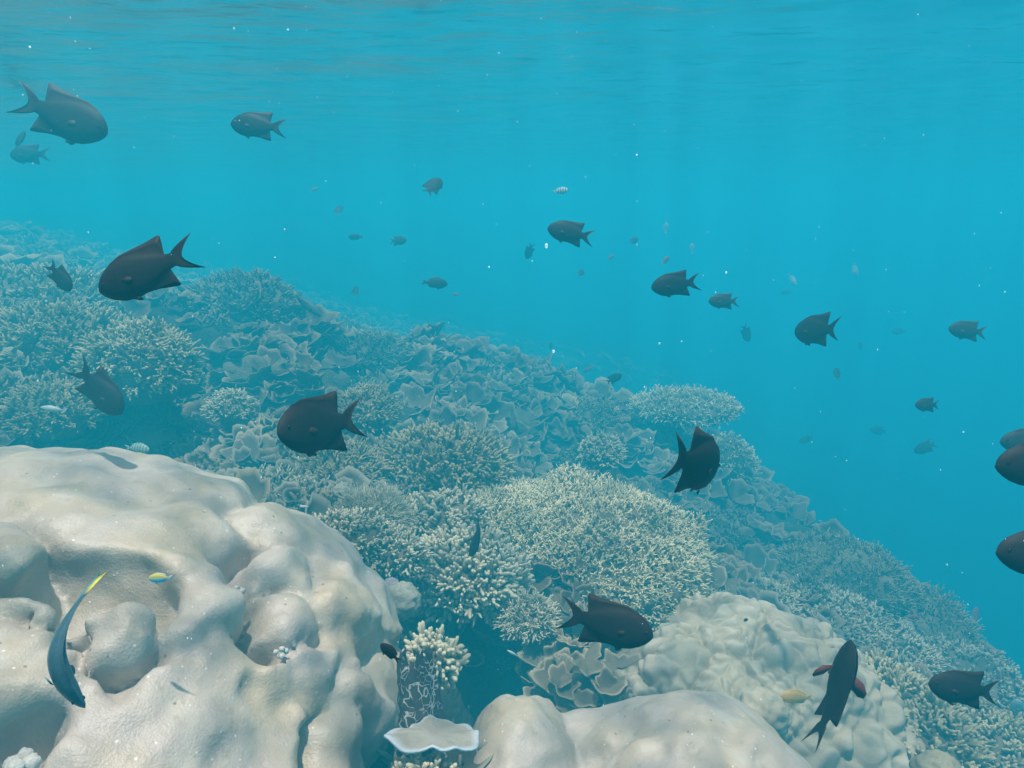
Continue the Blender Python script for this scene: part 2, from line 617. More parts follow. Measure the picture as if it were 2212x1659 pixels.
# ------------------------------------------------------------------ seabed: a reef slope falling to the right
CP = []
for u, v, y in [(900, 1690, 1.15), (1080, 1530, 1.65), (1250, 1600, 1.5), (1480, 1470, 2.0), (1700, 1600, 1.9), (1250, 1240, 2.6),
                (1350, 1380, 2.2), (1150, 1090, 3.0), (1000, 1250, 2.25), (920, 1030, 2.8), (780, 1130, 2.15), (900, 870, 4.2), (700, 740, 5.6), (1000, 762, 5.6),
                (1200, 970, 4.2), (1300, 880, 5.6), (1500, 935, 5.6), (250, 760, 3.3), (250, 850, 3.0), (80, 660, 4.1), (200, 950, 2.6), (500, 930, 2.9),
                (600, 1040, 2.5), (0, 470, 6.2), (300, 525, 6.6), (530, 650, 4.7), (700, 610, 6.8), (850, 650, 6.8), (1100, 715, 6.4),
                (1300, 800, 6.2), (1590, 960, 6.2), (1620, 1075, 4.8), (1740, 1150, 4.0), (1890, 1210, 4.0), (2010, 1320, 3.6),
                (1990, 1420, 3.0), (2130, 1440, 3.2), (2240, 1620, 2.4), (1700, 1260, 3.2), (1850, 1390, 2.7), (1950, 1590, 2.0), (1500, 1200, 3.1), (1620, 1330, 2.6)]:
    CP.append(at_y(u, v + (0 if y < 6 else 25 if u < 100 else 50), y if y < 6 else y * (1.6 if u < 400 else 2.0)))
CP += [np.array(p) for p in [(-1, .6, -1.45), (-2.5, 1.2, -1.2), (0.4, .5, -1.4), (1.2, .8, -1.75), (2.4, 1.4, -2.7), (-4, 3, -.3), (-7, 4, .1),
                             (-8, 8, .1), (3.4, 6.2, -3.7), (3.6, 4.0, -3.7), (4.2, 3.0, -4.0), (3.3, 2.1, -3.2),
                             (7, 6, -7.), (8, 2, -7.5), (5, 11, -7), (0, -3, -1.9), (-6, -2, -.8), (8, -4, -7.5), (0, 19, -3), (-14, 16, .1), (14, 16, -9), (-14, 0, .2)]]
CP = np.array(CP)


def _tps(r2):
    return 0.5 * r2 * np.log(r2 + 1e-9)


_n = len(CP)
_A = np.zeros((_n + 3, _n + 3))
_r2 = ((CP[:, None, :2] - CP[None, :, :2]) ** 2).sum(-1)
_A[:_n, :_n] = _tps(_r2) + np.eye(_n) * 0.02
_A[:_n, _n] = 1
_A[:_n, _n + 1:] = CP[:, :2]
_A[_n:, :_n] = _A[:_n, _n:].T
_w = np.linalg.solve(_A, np.concatenate([CP[:, 2], np.zeros(3)]))


def height(x, y):
    x, y = np.asarray(x, float), np.asarray(y, float)
    sh = x.shape
    p = np.stack([x.ravel(), y.ravel()], -1)
    out = np.empty(len(p))
    for k in range(0, len(p), 20000):
        s = p[k:k + 20000]
        out[k:k + 20000] = _tps(((s[:, None] - CP[None, :, :2]) ** 2).sum(-1)) @ _w[:_n] + _w[_n] + s @ _w[_n + 1:]
    z = out
    far = np.clip((np.hypot(p[:, 0], p[:, 1] - 6) - 12) / 9, 0, 1)
    z = z * (1 - far) + far * np.clip(-1.4 - .55 * p[:, 0], -11, .2)
    z = np.where(z > 0, .25 * np.tanh(z / .25), z)
    z = np.where(z < -9, -9 + 2.2 * np.tanh((z + 9) / 2.2), z)
    return z.reshape(sh)


def ground_hit(u, v):
    d = ray(u, v)
    t = np.arange(.5, 20, .02)
    P = d[None] * t[:, None]
    below = P[:, 2] < height(P[:, 0], P[:, 1])
    k = int(np.argmax(below)) if below.any() else len(t) - 1
    return P[k], t[k]


PITS = [(ground_hit(u, v)[0], s, a) for u, v, s, a in [(430, 790, .22, .28), (400, 730, .18, .2), (200, 935, .25, .2), (330, 900, .2, .2), (1080, 1500, .2, .3), (1130, 1420, .16, .25),
        (700, 760, .2, .2), (780, 810, .2, .2), (850, 930, .2, .15), (1180, 1010, .18, .2), (1330, 1000, .2, .2), (1190, 960, .18, .2), (650, 860, .2, .2), (1520, 1100, .2, .2), (1620, 1170, .25, .2)]]
_h0 = height


def height(x, y):
    z = _h0(x, y)
    for p, s, a in PITS:
        z = z - a * np.exp(-((x - p[0]) ** 2 + (y - p[1]) ** 2) / (2 * s * s))
    return z


xs = np.concatenate([np.linspace(-32, -5, 40)[:-1], np.linspace(-5, 5, 300), np.linspace(5, 32, 40)[1:]])
ys = np.concatenate([np.linspace(-12, 0, 16)[:-1], np.linspace(0, 8, 260), np.linspace(8, 20, 120)[1:], np.linspace(20, 42, 20)[1:]])
X, Y = np.meshgrid(xs, ys, indexing='ij')
Z = height(X, Y)
pp = np.stack([X, Y, Z], -1)
Z = Z + 0.07 * fbm(pp * 2.2, 3) + 0.045 * np.abs(fbm(pp * 7.0, 3)) - 0.03
i, j = np.meshgrid(np.arange(len(xs) - 1), np.arange(len(ys) - 1), indexing='ij')
ny = len(ys)
q = np.stack([i * ny + j, (i + 1) * ny + j, (i + 1) * ny + j + 1, i * ny + j + 1], -1).reshape(-1, 4)
bm = MB()
bm.add(np.stack([X, Y, Z], -1).reshape(-1, 3), q)
sb = bm.build('seabed', M['rock'])
sb['kind'] = 'structure'

# ------------------------------------------------------------------ boulder corals
def sdf_boulder(name, base, lobes, dents, folds, carves, lo, hi, h, mat, label, cat, kn=(.03, 3.2, .010, 9.0), cells=None, pairs=None):
    """base(P) -> distance; lobes: ball-like swellings; carves: hollows with overhanging rims; dents: dimples; folds: sharp creases"""
    balls = []

    def f1(P):
        e = base(P)
        for cc, rr in balls:
            e = smin(e, np.sqrt(((P - cc) ** 2).sum(-1)) - rr, .014)
        return e
    mine = []
    for u, v, r, prot in lobes:
        p = hit_sdf(base, u, v)
        g = np.array([float(base((p + d)[None])[0] - base((p - d)[None])[0]) for d in np.eye(3) * .02])
        g /= np.linalg.norm(g)
        a_ = r / FD * np.linalg.norm(p)
        rr = (a_ * a_ + prot * prot) / (2 * prot)
        rr = min(rr, a_ * 1.6)
        mine.append((p - g * (rr - prot), rr))
    balls.extend(mine)
    hd = lambda u, v: hit_sdf(f1, u, v)
    dd = []
    for u, v, rx, ry, a in dents:
        p = hd(u, v)
        k = .8 / FD * np.linalg.norm(p)
        dd.append((p, np.array([rx * k, ry * k * 1.5, ry * k * 1.1]), a))
    ff = [([hd(*q) for q in line], s_, a) for line, s_, a in folds]
    cv = [(hd(u, v) + np.array(off), np.array(rad)) for u, v, off, rad in carves]
    lo, hi = np.asarray(lo, float), np.asarray(hi, float)
    n = np.ceil((hi - lo) / h).astype(int)
    ax = [lo[k] + h * np.arange(n[k]) for k in range(3)]
    P = np.stack(np.meshgrid(*ax, indexing='ij'), -1)
    d = base(P)
    near = np.abs(d) < .22
    Q = P[near]
    e = f1(Q)
    for cc_, rr_ in cv:
        k_ = np.sqrt((((Q - cc_) / rr_) ** 2).sum(-1))
        e = -smin(-e, (k_ - 1) * min(rr_), .025)
    for cpt, s_, a in dd:
        e = e - a * np.exp(-(((Q - cpt) / s_) ** 2).sum(-1) * .9)
    if cells:
        names = list(cells)
        D_ = []
        for g_ in names:
            pts = np.array([hit_sdf(base, *q_) for q_ in cells[g_]])
            m_ = np.full(len(Q), 9.0)
            for q_ in pts:
                m_ = np.minimum(m_, ((Q - q_) ** 2).sum(-1))
            D_.append(np.sqrt(m_))
        D_ = np.array(D_)
        o_ = np.argsort(D_, axis=0)[:2]
        f12 = np.take_along_axis(D_, o_, 0)
        gap = f12[1] - f12[0] + .012 * noise3(Q * 9)
        T_ = np.full((len(names), len(names)), pairs.get('', .02))
        for k_, v_ in pairs.items():
            if k_:
                x_, y_ = k_.split('-')
                for yy in (names if y_ == '*' else [y_]):
                    T_[names.index(x_), names.index(yy)] = T_[names.index(yy), names.index(x_)] = v_
        dep = T_[o_[0], o_[1]]
        gap = np.maximum(gap, 0)
        e = e + dep * (np.exp(-gap / .018) + .55 * np.exp(-(gap / .07) ** 2))
    for line, s_, a in ff:
        best = np.full(len(Q), 9.0)
        for k in range(len(line) - 1):
            A, B = line[k], line[k + 1]
            AB = B - A
            t = np.clip(((Q - A) @ AB) / (AB @ AB), 0, 1)
            best = np.minimum(best, ((Q - A - t[:, None] * AB) ** 2).sum(-1))
        dl = np.sqrt(best)
        e = e + 1.0 * a * np.exp(-dl / s_) + .6 * a * np.exp(-(dl / (2.4 * s_)) ** 2)
    e = e - kn[0] * noise3(Q * kn[1] + 5) - kn[2] * noise3(Q * kn[3] + 9) - kn[2] * .35 * noise3(Q * kn[3] * 2.3)
    d[near] = e
    v, f = surface_nets(d, lo, h)
    mb = MB()
    tipv = np.clip(.5 + 1.2 * noise3(v * 4.0), 0, 1) * .7
    mb.add(v, f, None, tipv)
    o = mb.build(name, mat, origin=((lo[0] + hi[0]) / 2, (lo[1] + hi[1]) / 2, lo[2]))
    md = o.modifiers.new('smooth', 'SMOOTH')
    md.factor, md.iterations = .5, 1
    tag(o, label, cat)
    return o


def hit_sdf(base, u, v, t0=.4, t1=6):
    d = ray(u, v)
    t = np.arange(t0, t1, .004)
    P = d[None] * t[:, None]
    b = base(P) < 0
    if not b.any():
        P = P[[int(np.argmin(base(P)))]]
        return P[0]
    return P[int(np.argmax(b))]


def ell(P, c0, r0, e=2.0):
    qv = np.abs((P - np.asarray(c0)) / np.asarray(r0))
    k = (qv ** e).sum(-1) ** (1 / e)
    return (k - 1) * min(r0) * 1.0


def smin(a, b, k):
    hh = np.clip(.5 + .5 * (b - a) / k, 0, 1)
    return b * (1 - hh) + a * hh - k * hh * (1 - hh)


def base_big(P):
    a = ell(P, (-1.515, 1.267, -1.14), (1.256, .815, .605), 2.4)
    b = ell(P, (-.648, 1.194, -1.423), (.338, .479, .463), 2.2)
    c2 = ell(P, (-.759, .786, -1.343), (.603, .418, .525), 2.2)
    c3 = ell(P, (-1.25, .80, -1.33), (.70, .44, .54), 2.3)
    return smin(smin(smin(a, b, .06), c2, .08), c3, .08)


LOBES = [(245, 1362, 95, .04), (60, 1440, 120, .02), (615, 1214, 64, .018), (642, 1322, 62, .016), (40, 1200, 74, .02),
         (800, 1490, 56, .016), (775, 1555, 62, .018), (330, 1600, 190, .02), (420, 1120, 130, .014)]
DENTS = [(465, 1364, 26, 22, -.028), (545, 1374, 40, 24, -.032), (495, 1404, 24, 20, -.016), (410, 1429, 20, 16, -.012), (585, 1484, 62, 18, -.03), (620, 1441, 18, 12, -.01),
         (705, 1509, 24, 36, -.022), (715, 1229, 28, 20, -.022), (690, 1269, 18, 18, -.016), (10, 1083, 30, 18, -.05), (115, 1019, 20, 14, -.02), (250, 1009, 28, 16, -.035),
         (315, 1064, 60, 20, -.055), (290, 1062, 14, 16, -.02), (318, 1062, 8, 20, -.02), (338, 1062, 8, 20, -.02), (358, 1060, 8, 18, -.02), (580, 1154, 34, 18, -.025), (210, 1150, 60, 22, -.02), (130, 1180, 30, 24, -.03),
         (500, 1180, 30, 16, -.014), (440, 1200, 24, 14, -.014), (380, 1180, 30, 18, -.016), (610, 1590, 40, 20, -.018), (500, 1620, 40, 20, -.016), (650, 1540, 30, 16, -.016), (400, 1520, 40, 20, -.012), (430, 1060, 24, 14, -.012), (520, 1130, 16, 24, -.012),
         (560, 1420, 26, 14, -.010), (840, 1350, 26, 26, -.015), (770, 1380, 24, 30, -.014), (200, 1345, 12, 34, -.012), (275, 1385, 10, 34, -.016), (300, 1600, 50, 20, -.012), (200, 1580, 40, 16, -.012), (60, 1400, 40, 20, -.012), (700, 1340, 20, 16, -.014), (640, 1180, 20, 10, -.01)]
CARVES = [(205, 1248, (0, .02, -.03), (.125, .085, .085)), (295, 1250, (0, .0, -.04), (.055, .06, .07)), (115, 1255, (0, .02, -.04), (.05, .06, .07)),
          (66, 1566, (0, 0, .0), (.034, .022, .07)), (100, 1535, (0, 0, .0), (.024, .018, .05))]
CELLS = {'M': [(-150, 1020), (-60, 980), (0, 1000), (100, 990), (250, 1010), (400, 1020), (480, 1060), (300, 1110), (150, 1110), (430, 1130), (500, 1150), (60, 1060), (400, 1200), (480, 1230), (520, 1290), (450, 1300), (400, 1360),
               (390, 1430), (450, 1420), (540, 1420), (600, 1450), (480, 1480), (560, 1530), (640, 1500), (400, 1500), (480, 1560), (640, 1590), (450, 1640), (560, 1640), (660, 1650), (220, 1140), (330, 1180), (320, 1240), (200, 1220)],
         'R': [(600, 1100), (680, 1140), (740, 1190), (775, 1255), (720, 1255), (630, 1130), (580, 1120)], 'E': [(615, 1214), (582, 1195), (650, 1225), (570, 1225)], 'F': [(640, 1322), (608, 1300), (680, 1340), (620, 1345)],
         'S': [(725, 1320), (770, 1330), (810, 1380), (730, 1400), (780, 1410), (690, 1420)], 'G': [(712, 1452), (690, 1450)], 'H': [(800, 1480), (830, 1440), (825, 1530), (770, 1475)], 'I': [(775, 1560), (745, 1610), (800, 1620), (730, 1650)],
         'C': [(220, 1490), (290, 1500), (250, 1580), (330, 1560), (150, 1640), (330, 1640), (180, 1540), (240, 1650)], 'B': [(245, 1355), (190, 1340), (300, 1335), (245, 1405), (285, 1390), (210, 1395)],
         'D': [(30, 1400), (110, 1420), (60, 1480), (145, 1395), (10, 1350), (90, 1370), (20, 1560), (-60, 1450), (130, 1470)], 'K': [(40, 1300), (100, 1318), (0, 1290), (-60, 1290)], 'A': [(40, 1200), (5, 1160), (70, 1235), (-40, 1200)]}
PAIRS = {'': .012, 'C-M': .004, 'M-R': .022, 'M-E': .045, 'M-F': .045, 'M-S': .006, 'E-R': .016, 'E-F': .028, 'F-R': .010, 'F-S': .020, 'R-S': .003, 'G-*': .010, 'H-*': .018, 'I-*': .022, 'B-*': .045, 'D-*': .04, 'K-D': .018, 'A-*': .035, 'K-A': .03, 'C-D': .012, 'D-M': .012}
sdf_boulder('boulder_coral', base_big, LOBES, DENTS, [], CARVES, (-2.8, .22, -1.8), (.02, 2.25, -.44), .0112, M['boulder'],
            'huge smooth beige boulder coral with lobes and hollows filling the lower left corner', 'coral', (.018, 3.2, .017, 9.0), CELLS, PAIRS)


def base_two(P):
    a = ell(P, (.02, 1.30, -1.45), (.155, .28, .335), 2.2)
    b = ell(P, (.42, 1.26, -1.53), (.34, .36, .42), 2.2)
    b2 = ell(P, (.60, 1.12, -1.59), (.22, .3, .38), 2.2)
    return smin(a, smin(b, b2, .08), .022)


sdf_boulder('boulder_coral', base_two,
            [(1420, 1535, 60, .014), (1290, 1590, 60, .014), (1500, 1590, 70, .014), (1080, 1600, 60, .010), (1640, 1600, 55, .014), (1360, 1640, 60, .014), (1250, 1550, 50, .012), (1150, 1560, 40, .01), (1560, 1640, 60, .014)],
            [(1350, 1590, 36, 14, -.02), (1480, 1555, 24, 12, -.014), (1130, 1610, 26, 16, -.014), (1570, 1580, 30, 14, -.014), (1420, 1625, 36, 14, -.016), (1250, 1575, 30, 12, -.012), (1660, 1640, 30, 16, -.012), (1060, 1640, 30, 16, -.012), (1500, 1620, 26, 12, -.012)],
            [([(1330, 1545), (1400, 1560), (1440, 1540)], .010, .022), ([(1200, 1655), (1290, 1632), (1330, 1605), (1350, 1570)], .010, .024), ([(1600, 1560), (1560, 1600), (1580, 1650)], .010, .015)], [],
            (-.22, .70, -1.9), (.95, 1.72, -1.0), .0095, M['boulder'],
            'low twin-humped greyish beige boulder coral at the bottom edge before the ridged coral', 'coral', (.02, 5.0, .009, 12.0))


# ridged / knobbly dome
def voro(p, seeds):
    best1 = np.full(len(p), 9.0)
    best2 = np.full(len(p), 9.0)
    for k in range(0, len(p), 4000):
        dd = np.sqrt(((p[k:k + 4000, None] - seeds[None]) ** 2).sum(-1))
        dd.partition(1, axis=1)
        best1[k:k + 4000], best2[k:k + 4000] = dd[:, 0], dd[:, 1]
    return best1, best2


def knobbly(name, cen, rad, cells, amp, label, mat, stretch=.45, nu=400, nv=200, lean=(0, 0), low=-.55, seed=1):
    rs = np.random.default_rng(seed)
    ph = np.linspace(0.01, math.acos(low), nv)
    th = np.arange(nu) / nu * 2 * np.pi
    PH, TH = np.meshgrid(ph, th, indexing='ij')
    n = np.stack([np.sin(PH) * np.cos(TH), np.sin(PH) * np.sin(TH), np.cos(PH)], -1).reshape(-1, 3)
    w = n + .12 * np.stack([noise3(n * 4 + k * 7) for k in range(3)], -1)
    w = w * np.array([1, 1, stretch])
    sd = rs.normal(size=(cells, 3))
    sd /= np.linalg.norm(sd, axis=1)[:, None]
    sd = sd * np.array([1, 1, stretch])
    f1, f2 = voro(w, sd)
    sd2 = rs.normal(size=(cells * 5, 3))
    sd2 /= np.linalg.norm(sd2, axis=1)[:, None]
    g1, g2 = voro(n + .05 * np.stack([noise3(n * 9 + k * 5) for k in range(3)], -1), sd2)
    edge = np.clip((f2 - f1) / .11, 0, 1)
    edge2 = np.clip((g2 - g1) / .07, 0, 1)
    d = amp * (1 - (1 - edge) ** 2) + .5 * amp * (1 - (1 - edge2) ** 2) + .10 * noise3(n * 2.2 + seed) + amp * .3 * noise3(n * 14)
    v = np.asarray(cen) + n * (1 + d)[:, None] * np.asarray(rad)
    i, j = np.meshgrid(np.arange(nv - 1), np.arange(nu), indexing='ij')
    j2 = (j + 1) % nu
    q = np.stack([i * nu + j, (i + 1) * nu + j, (i + 1) * nu + j2, i * nu + j2], -1).reshape(-1, 4)
    mb = MB()
    mb.add(v, q, None, np.clip(edge * edge2, 0, 1) * .8)  # crisp-lit ridges put into the colour: paler tops, darker grooves
    o = mb.build(name, mat, origin=(cen[0], cen[1], cen[2] - rad[2] * .5))
    return tag(o, label, 'coral')


knobbly('ridged_coral', (.80, 2.02, -1.98), (.62, .52, .60), 260, .06, 'large pale green ridged coral dome with knobbly vertical folds right of centre bottom', M['ridged'])
knobbly('ridged_coral', (1.16, 1.60, -2.02), (.30, .28, .36), 110, .06, 'smaller knobbly pale coral shoulder at the lower right foot of the ridged dome', M['ridged'], seed=4, nu=180, nv=90)

# ------------------------------------------------------------------ branching corals
def branch_coral(name, pix, r, mat, n, blen, brad, label, cat='coral', style='bush', group=None, sink=.35, flat=.75, seed=None, yd=None, fork=2, stretch=(1, 1), tilt=None, sides=5):
    rs = np.random.default_rng(seed if seed is not None else int(pix[0] * 7 + pix[1]))
    if yd is None:
        p, t = ground_hit(*pix)
    else:
        p = at_y(pix[0], pix[1], yd)
    rad = np.array([r * stretch[0], r * stretch[1], r * flat])
    cen = p + np.array([0, 0, -r * flat * sink])
    n, blen, brad = int(n * 1.7), blen * .74, brad * .8
    mb, mbase = MB(), MB()
    dome(mbase, cen, rad * .86, 36, 16, .14, 2.5, 0.0, -.75, seed=float(rs.random() * 50))
    nn = rs.normal(size=(n * 2, 3))
    nn /= np.linalg.norm(nn, axis=1)[:, None]
    nn = nn[nn[:, 2] > -.35][:n]
    n = len(nn)
    lump = np.maximum(1 + .26 * fbm(nn * 2.5 + rs.random() * 50, 2), 1.03)
    nrm = nn / rad
    nrm /= np.linalg.norm(nrm, axis=1)[:, None]
    base = cen + nn * rad * (.84 * lump)[:, None]
    jit = {'bush': .55, 'fine': .9, 'finger': .45, 'spiky': .35}[style]
    dr = nrm + jit * rs.normal(size=(n, 3)) + np.array([0, 0, .35])
    if tilt is not None:
        dr = dr + np.asarray(tilt)
    dr /= np.linalg.norm(dr, axis=1)[:, None]
    ln = blen * rs.uniform(.45, 1.35, n)
    K = 5
    s = np.linspace(0, 1, K)
    bend = rs.normal(size=(n, 3)) * .25
    prof = {'bush': [1.0, .95, .88, .8, .62], 'fine': [1.0, .9, .8, .65, .45], 'finger': [1.0, 1.0, 1.02, 1.0, .72], 'spiky': [1, .8, .6, .42, .2]}[style]
    P = base[:, None] + dr[:, None] * (ln[:, None] * s)[..., None] + bend[:, None] * (ln[:, None] * s ** 2)[..., None]
    rr = brad * rs.uniform(.8, 1.25, n)
    tv = np.broadcast_to(np.clip(s * 1.15 - .15, 0, 1)[None] ** 1.6, (n, K))
    tubes(mb, P, rr[:, None] * np.array(prof)[None], sides, tv)
    for f in range(fork):
        k0 = rs.uniform(.25, .75, n)
        b0 = base + dr * (ln * k0)[:, None] + bend * (ln * k0 ** 2)[:, None]
        d2 = dr + .95 * rs.normal(size=(n, 3)) + nrm * .4
        d2 /= np.linalg.norm(d2, axis=1)[:, None]
        l2 = ln * rs.uniform(.35, .7, n)
        P2 = b0[:, None] + d2[:, None] * (l2[:, None] * s)[..., None] + nrm[:, None] * (l2[:, None] * .35 * s ** 2)[..., None]
        tv2 = np.broadcast_to((k0[:, None] * .6 + (1 - k0[:, None] * .6) * s[None]) ** 1.6, (n, K))
        tubes(mb, P2, (rr * .85)[:, None] * np.array(prof)[None], sides, tv2)
    return assemble(name, p - np.array([0, 0, r * flat]), [('branching_crown', mb, mat), ('dead_base', mbase, M['deadbase'])], label, cat, group)


BR = branch_coral
BR('staghorn_coral', (1235, 1200), .56, M['stag'], 6200, .037, .0048, 'broad bright dome of fine cream staghorn branches in the middle of the reef', style='fine', yd=2.62, stretch=(1.15, 1.0), flat=.68, sink=.15, fork=2, sides=4)
BR('staghorn_coral', (1085, 1125), .30, M['stag'], 2200, .036, .0046, 'low cream staghorn shoulder joining the finger corals to the bright dome', style='fine', yd=2.55, flat=.55, sink=.3, sides=4)
BR('finger_coral', (1005, 1225), .18, M['finger'], 420, .055, .0085, 'pale blunt-tipped finger coral clump left of the bright staghorn dome', style='finger', yd=2.12, flat=.8, stretch=(1.15, 1), fork=2)
BR('finger_coral', (955, 1120), .19, M['finger'], 330, .05, .0075, 'pale finger coral ledge just above the blunt-tipped clump', style='finger', yd=2.4, flat=.6, fork=2)
BR('bush_coral', (945, 995), .30, M['olive'], 620, .065, .009, 'olive bushy branching coral rising behind the finger corals', style='bush', yd=2.85, flat=.6, stretch=(1.1, .9))
BR('bush_coral', (800, 1110), .13, M['pink'], 800, .045, .0028, 'straw coloured fine spiky coral tuft beside the huge boulder coral', style='spiky', yd=2.15, flat=.7, sides=4)
BR('finger_coral', (745, 1150), .10, M['finger'], 240, .035, .005, 'small pale finger coral strip touching the right rim of the huge boulder coral', style='finger', yd=1.95, stretch=(1.6, .9))
BR('finger_coral', (845, 1190), .085, M['finger'], 170, .035, .005, 'little whitish finger coral between the straw tuft and the pale clump', style='finger', yd=1.95, stretch=(1.3, .9))
BR('bush_coral', (300, 765), .25, M['golden'], 420, .06, .0085, 'rounded yellow-tipped branching coral on the left reef beside a dark gap', style='bush', yd=3.1, flat=.85)
BR('bush_coral', (120, 745), .38, M['olive'], 620, .075, .010, 'wide olive branching coral at the left edge under the black swimming fish', style='bush', yd=3.35, flat=.75, stretch=(1.2, 1))
BR('bush_coral', (60, 655), .50, M['golden'], 600, .08, .011, 'hazy yellowish branching coral along the left reef top', style='bush', yd=4.1, flat=.6, stretch=(1.3, 1))
BR('bush_coral', (110, 880), .17, M['olive'], 260, .05, .0075, 'small olive branching coral in the shade left above the huge boulder coral', style='bush', yd=2.75)
BR('bush_coral', (20, 860), .2, M['olive'], 260, .05, .0075, 'dim olive coral cut by the left edge above the huge boulder coral', style='bush', yd=2.9)
BR('finger_coral', (497, 872), .10, M['finger'], 200, .035, .0045, 'small whitish round finger coral alone on the dark slope', style='finger', yd=3.0)
BR('finger_coral', (1300, 972), .13, M['finger'], 170, .045, .006, 'small round tuft of thin pale branches right of the big cupped plates', style='finger', yd=3.7)
BR('finger_coral', (935, 1425), .06, M['finger'], 70, .036, .0085, 'thick blunt white-tipped finger coral beside the right flank of the huge boulder coral', style='finger', yd=1.45, flat=1.0, fork=2)
BR('finger_coral', (915, 1720), .085, M['finger'], 150, .02, .006, 'pale finger coral under the white plate at the bottom edge', style='finger', yd=.96, flat=.4, fork=2)
BR('finger_coral', (1945, 1560), .25, M['golden'], 560, .06, .0075, 'yellowish finger coral thicket at the lower right beside the ridged dome', style='finger', yd=1.95, stretch=(.9, 1.3), flat=.6)
BR('finger_coral', (2110, 1610), .22, M['golden'], 420, .055, .007, 'dim yellowish finger coral at the lower right corner', style='finger', yd=2.1, stretch=(1.1, 1.2), flat=.55)
BR('bush_coral', (1140, 1325), .085, M['pink'], 260, .035, .0035, 'small pinkish branching tuft on the lip of the dark hole', style='bush', yd=1.95)
BR('bush_coral', (600, 1060), .18, M['finger'], 420, .04, .0045, 'grey branching coral just behind the top of the huge boulder coral', style='bush', yd=2.45, stretch=(1.3, .9), flat=.55)
BR('bush_coral', (730, 1010), .2, M['olive'], 380, .05, .0065, 'dim olive coral below the near forked-tail fish over the slope', style='bush', yd=2.65, flat=.6)
BR('bush_coral', (520, 655), .42, M['brown'], 760, .07, .010, 'brownish rounded coral mound rising at the left of the plate slope', style='bush', yd=4.6, flat=.7)
BR('bush_coral', (1815, 1235), .42, M['olive'], 900, .06, .006, 'hazy soft-looking branching mound on the right reef edge', style='fine', yd=3.55, flat=.6, fork=1, sides=4)
BR('bush_coral', (1975, 1330), .34, M['olive'], 700, .06, .006, 'fainter branching mound at the far right foot of the reef edge', style='fine', yd=3.45, flat=.6, fork=1, sides=4)
BR('bush_coral', (1480, 870), .34, M['stag'], 600, .05, .007, 'flat-topped hazy coral ledge standing against the blue water', style='bush', yd=5.0, flat=.4, stretch=(1.3, 1), fork=1)
BR('bush_coral', (1575, 985), .2, M['stag'], 330, .045, .006, 'pale hazy coral head behind the upright black fish', style='bush', yd=4.6, flat=1.3, fork=1)
BR('bush_coral', (1770, 1330), .28, M['finger'], 600, .04, .006, 'whitish low coral cover above the ridged dome', style='bush', yd=2.85, flat=.42, stretch=(1.2, 1))
BR('bush_coral', (1640, 1300), .2, M['finger'], 400, .04, .006, 'low whitish coral next to the top of the ridged dome', style='bush', yd=2.85, flat=.4)
BR('bush_coral', (1880, 1400), .26, M['finger'], 560, .04, .006, 'whitish low coral sheet behind the fish with red fins', style='bush', yd=2.7, flat=.42, stretch=(1.2, 1))
BR('bush_coral', (2060, 1450), .26, M['finger'], 420, .04, .006, 'hazy whitish coral sheet at the right behind the black fish heading left', style='bush', yd=2.8, flat=.45, stretch=(1.3, 1))
BR('bush_coral', (1745, 1290), .13, M['brown'], 300, .04, .005, 'brownish tuft poking up from the whitish low coral', style='bush', yd=3.0, flat=.9)
BR('bush_coral', (790, 880), .16, M['olive'], 300, .05, .007, 'dim tuft of branches under the ruffled plates in mid slope', style='bush', yd=3.2)

BR('bush_coral', (800, 760), .3, M['brown'], 520, .06, .008, 'brown bushy coral among the plates at the middle of the slope', style='bush', flat=.6)
BR('bush_coral', (765, 845), .22, M['finger'], 420, .05, .006, 'dim pale branching coral directly behind the near forked-tail fish', style='bush', flat=.6)
BR('bush_coral', (1250, 985), .22, M['olive'], 420, .05, .006, 'low olive bush just above the staghorn dome', style='bush', flat=.55)
BR('bush_coral', (1560, 1140), .28, M['brown'], 480, .05, .007, 'brown shaggy coral right of the staghorn dome', style='bush', flat=.6)
BR('bush_coral', (1260, 900), .3, M['olive'], 420, .06, .008, 'hazy olive bush left of the flat-topped ledge', style='bush', flat=.6)
BR('bush_coral', (960, 700), .4, M['brown'], 420, .09, .010, 'faint brownish bush high on the fading middle of the slope', style='bush', flat=.6)
BR('bush_coral', (420, 600), .4, M['olive'], 420, .09, .010, 'faded bush coral on the far left crest behind the large black fish', style='bush', flat=.6)

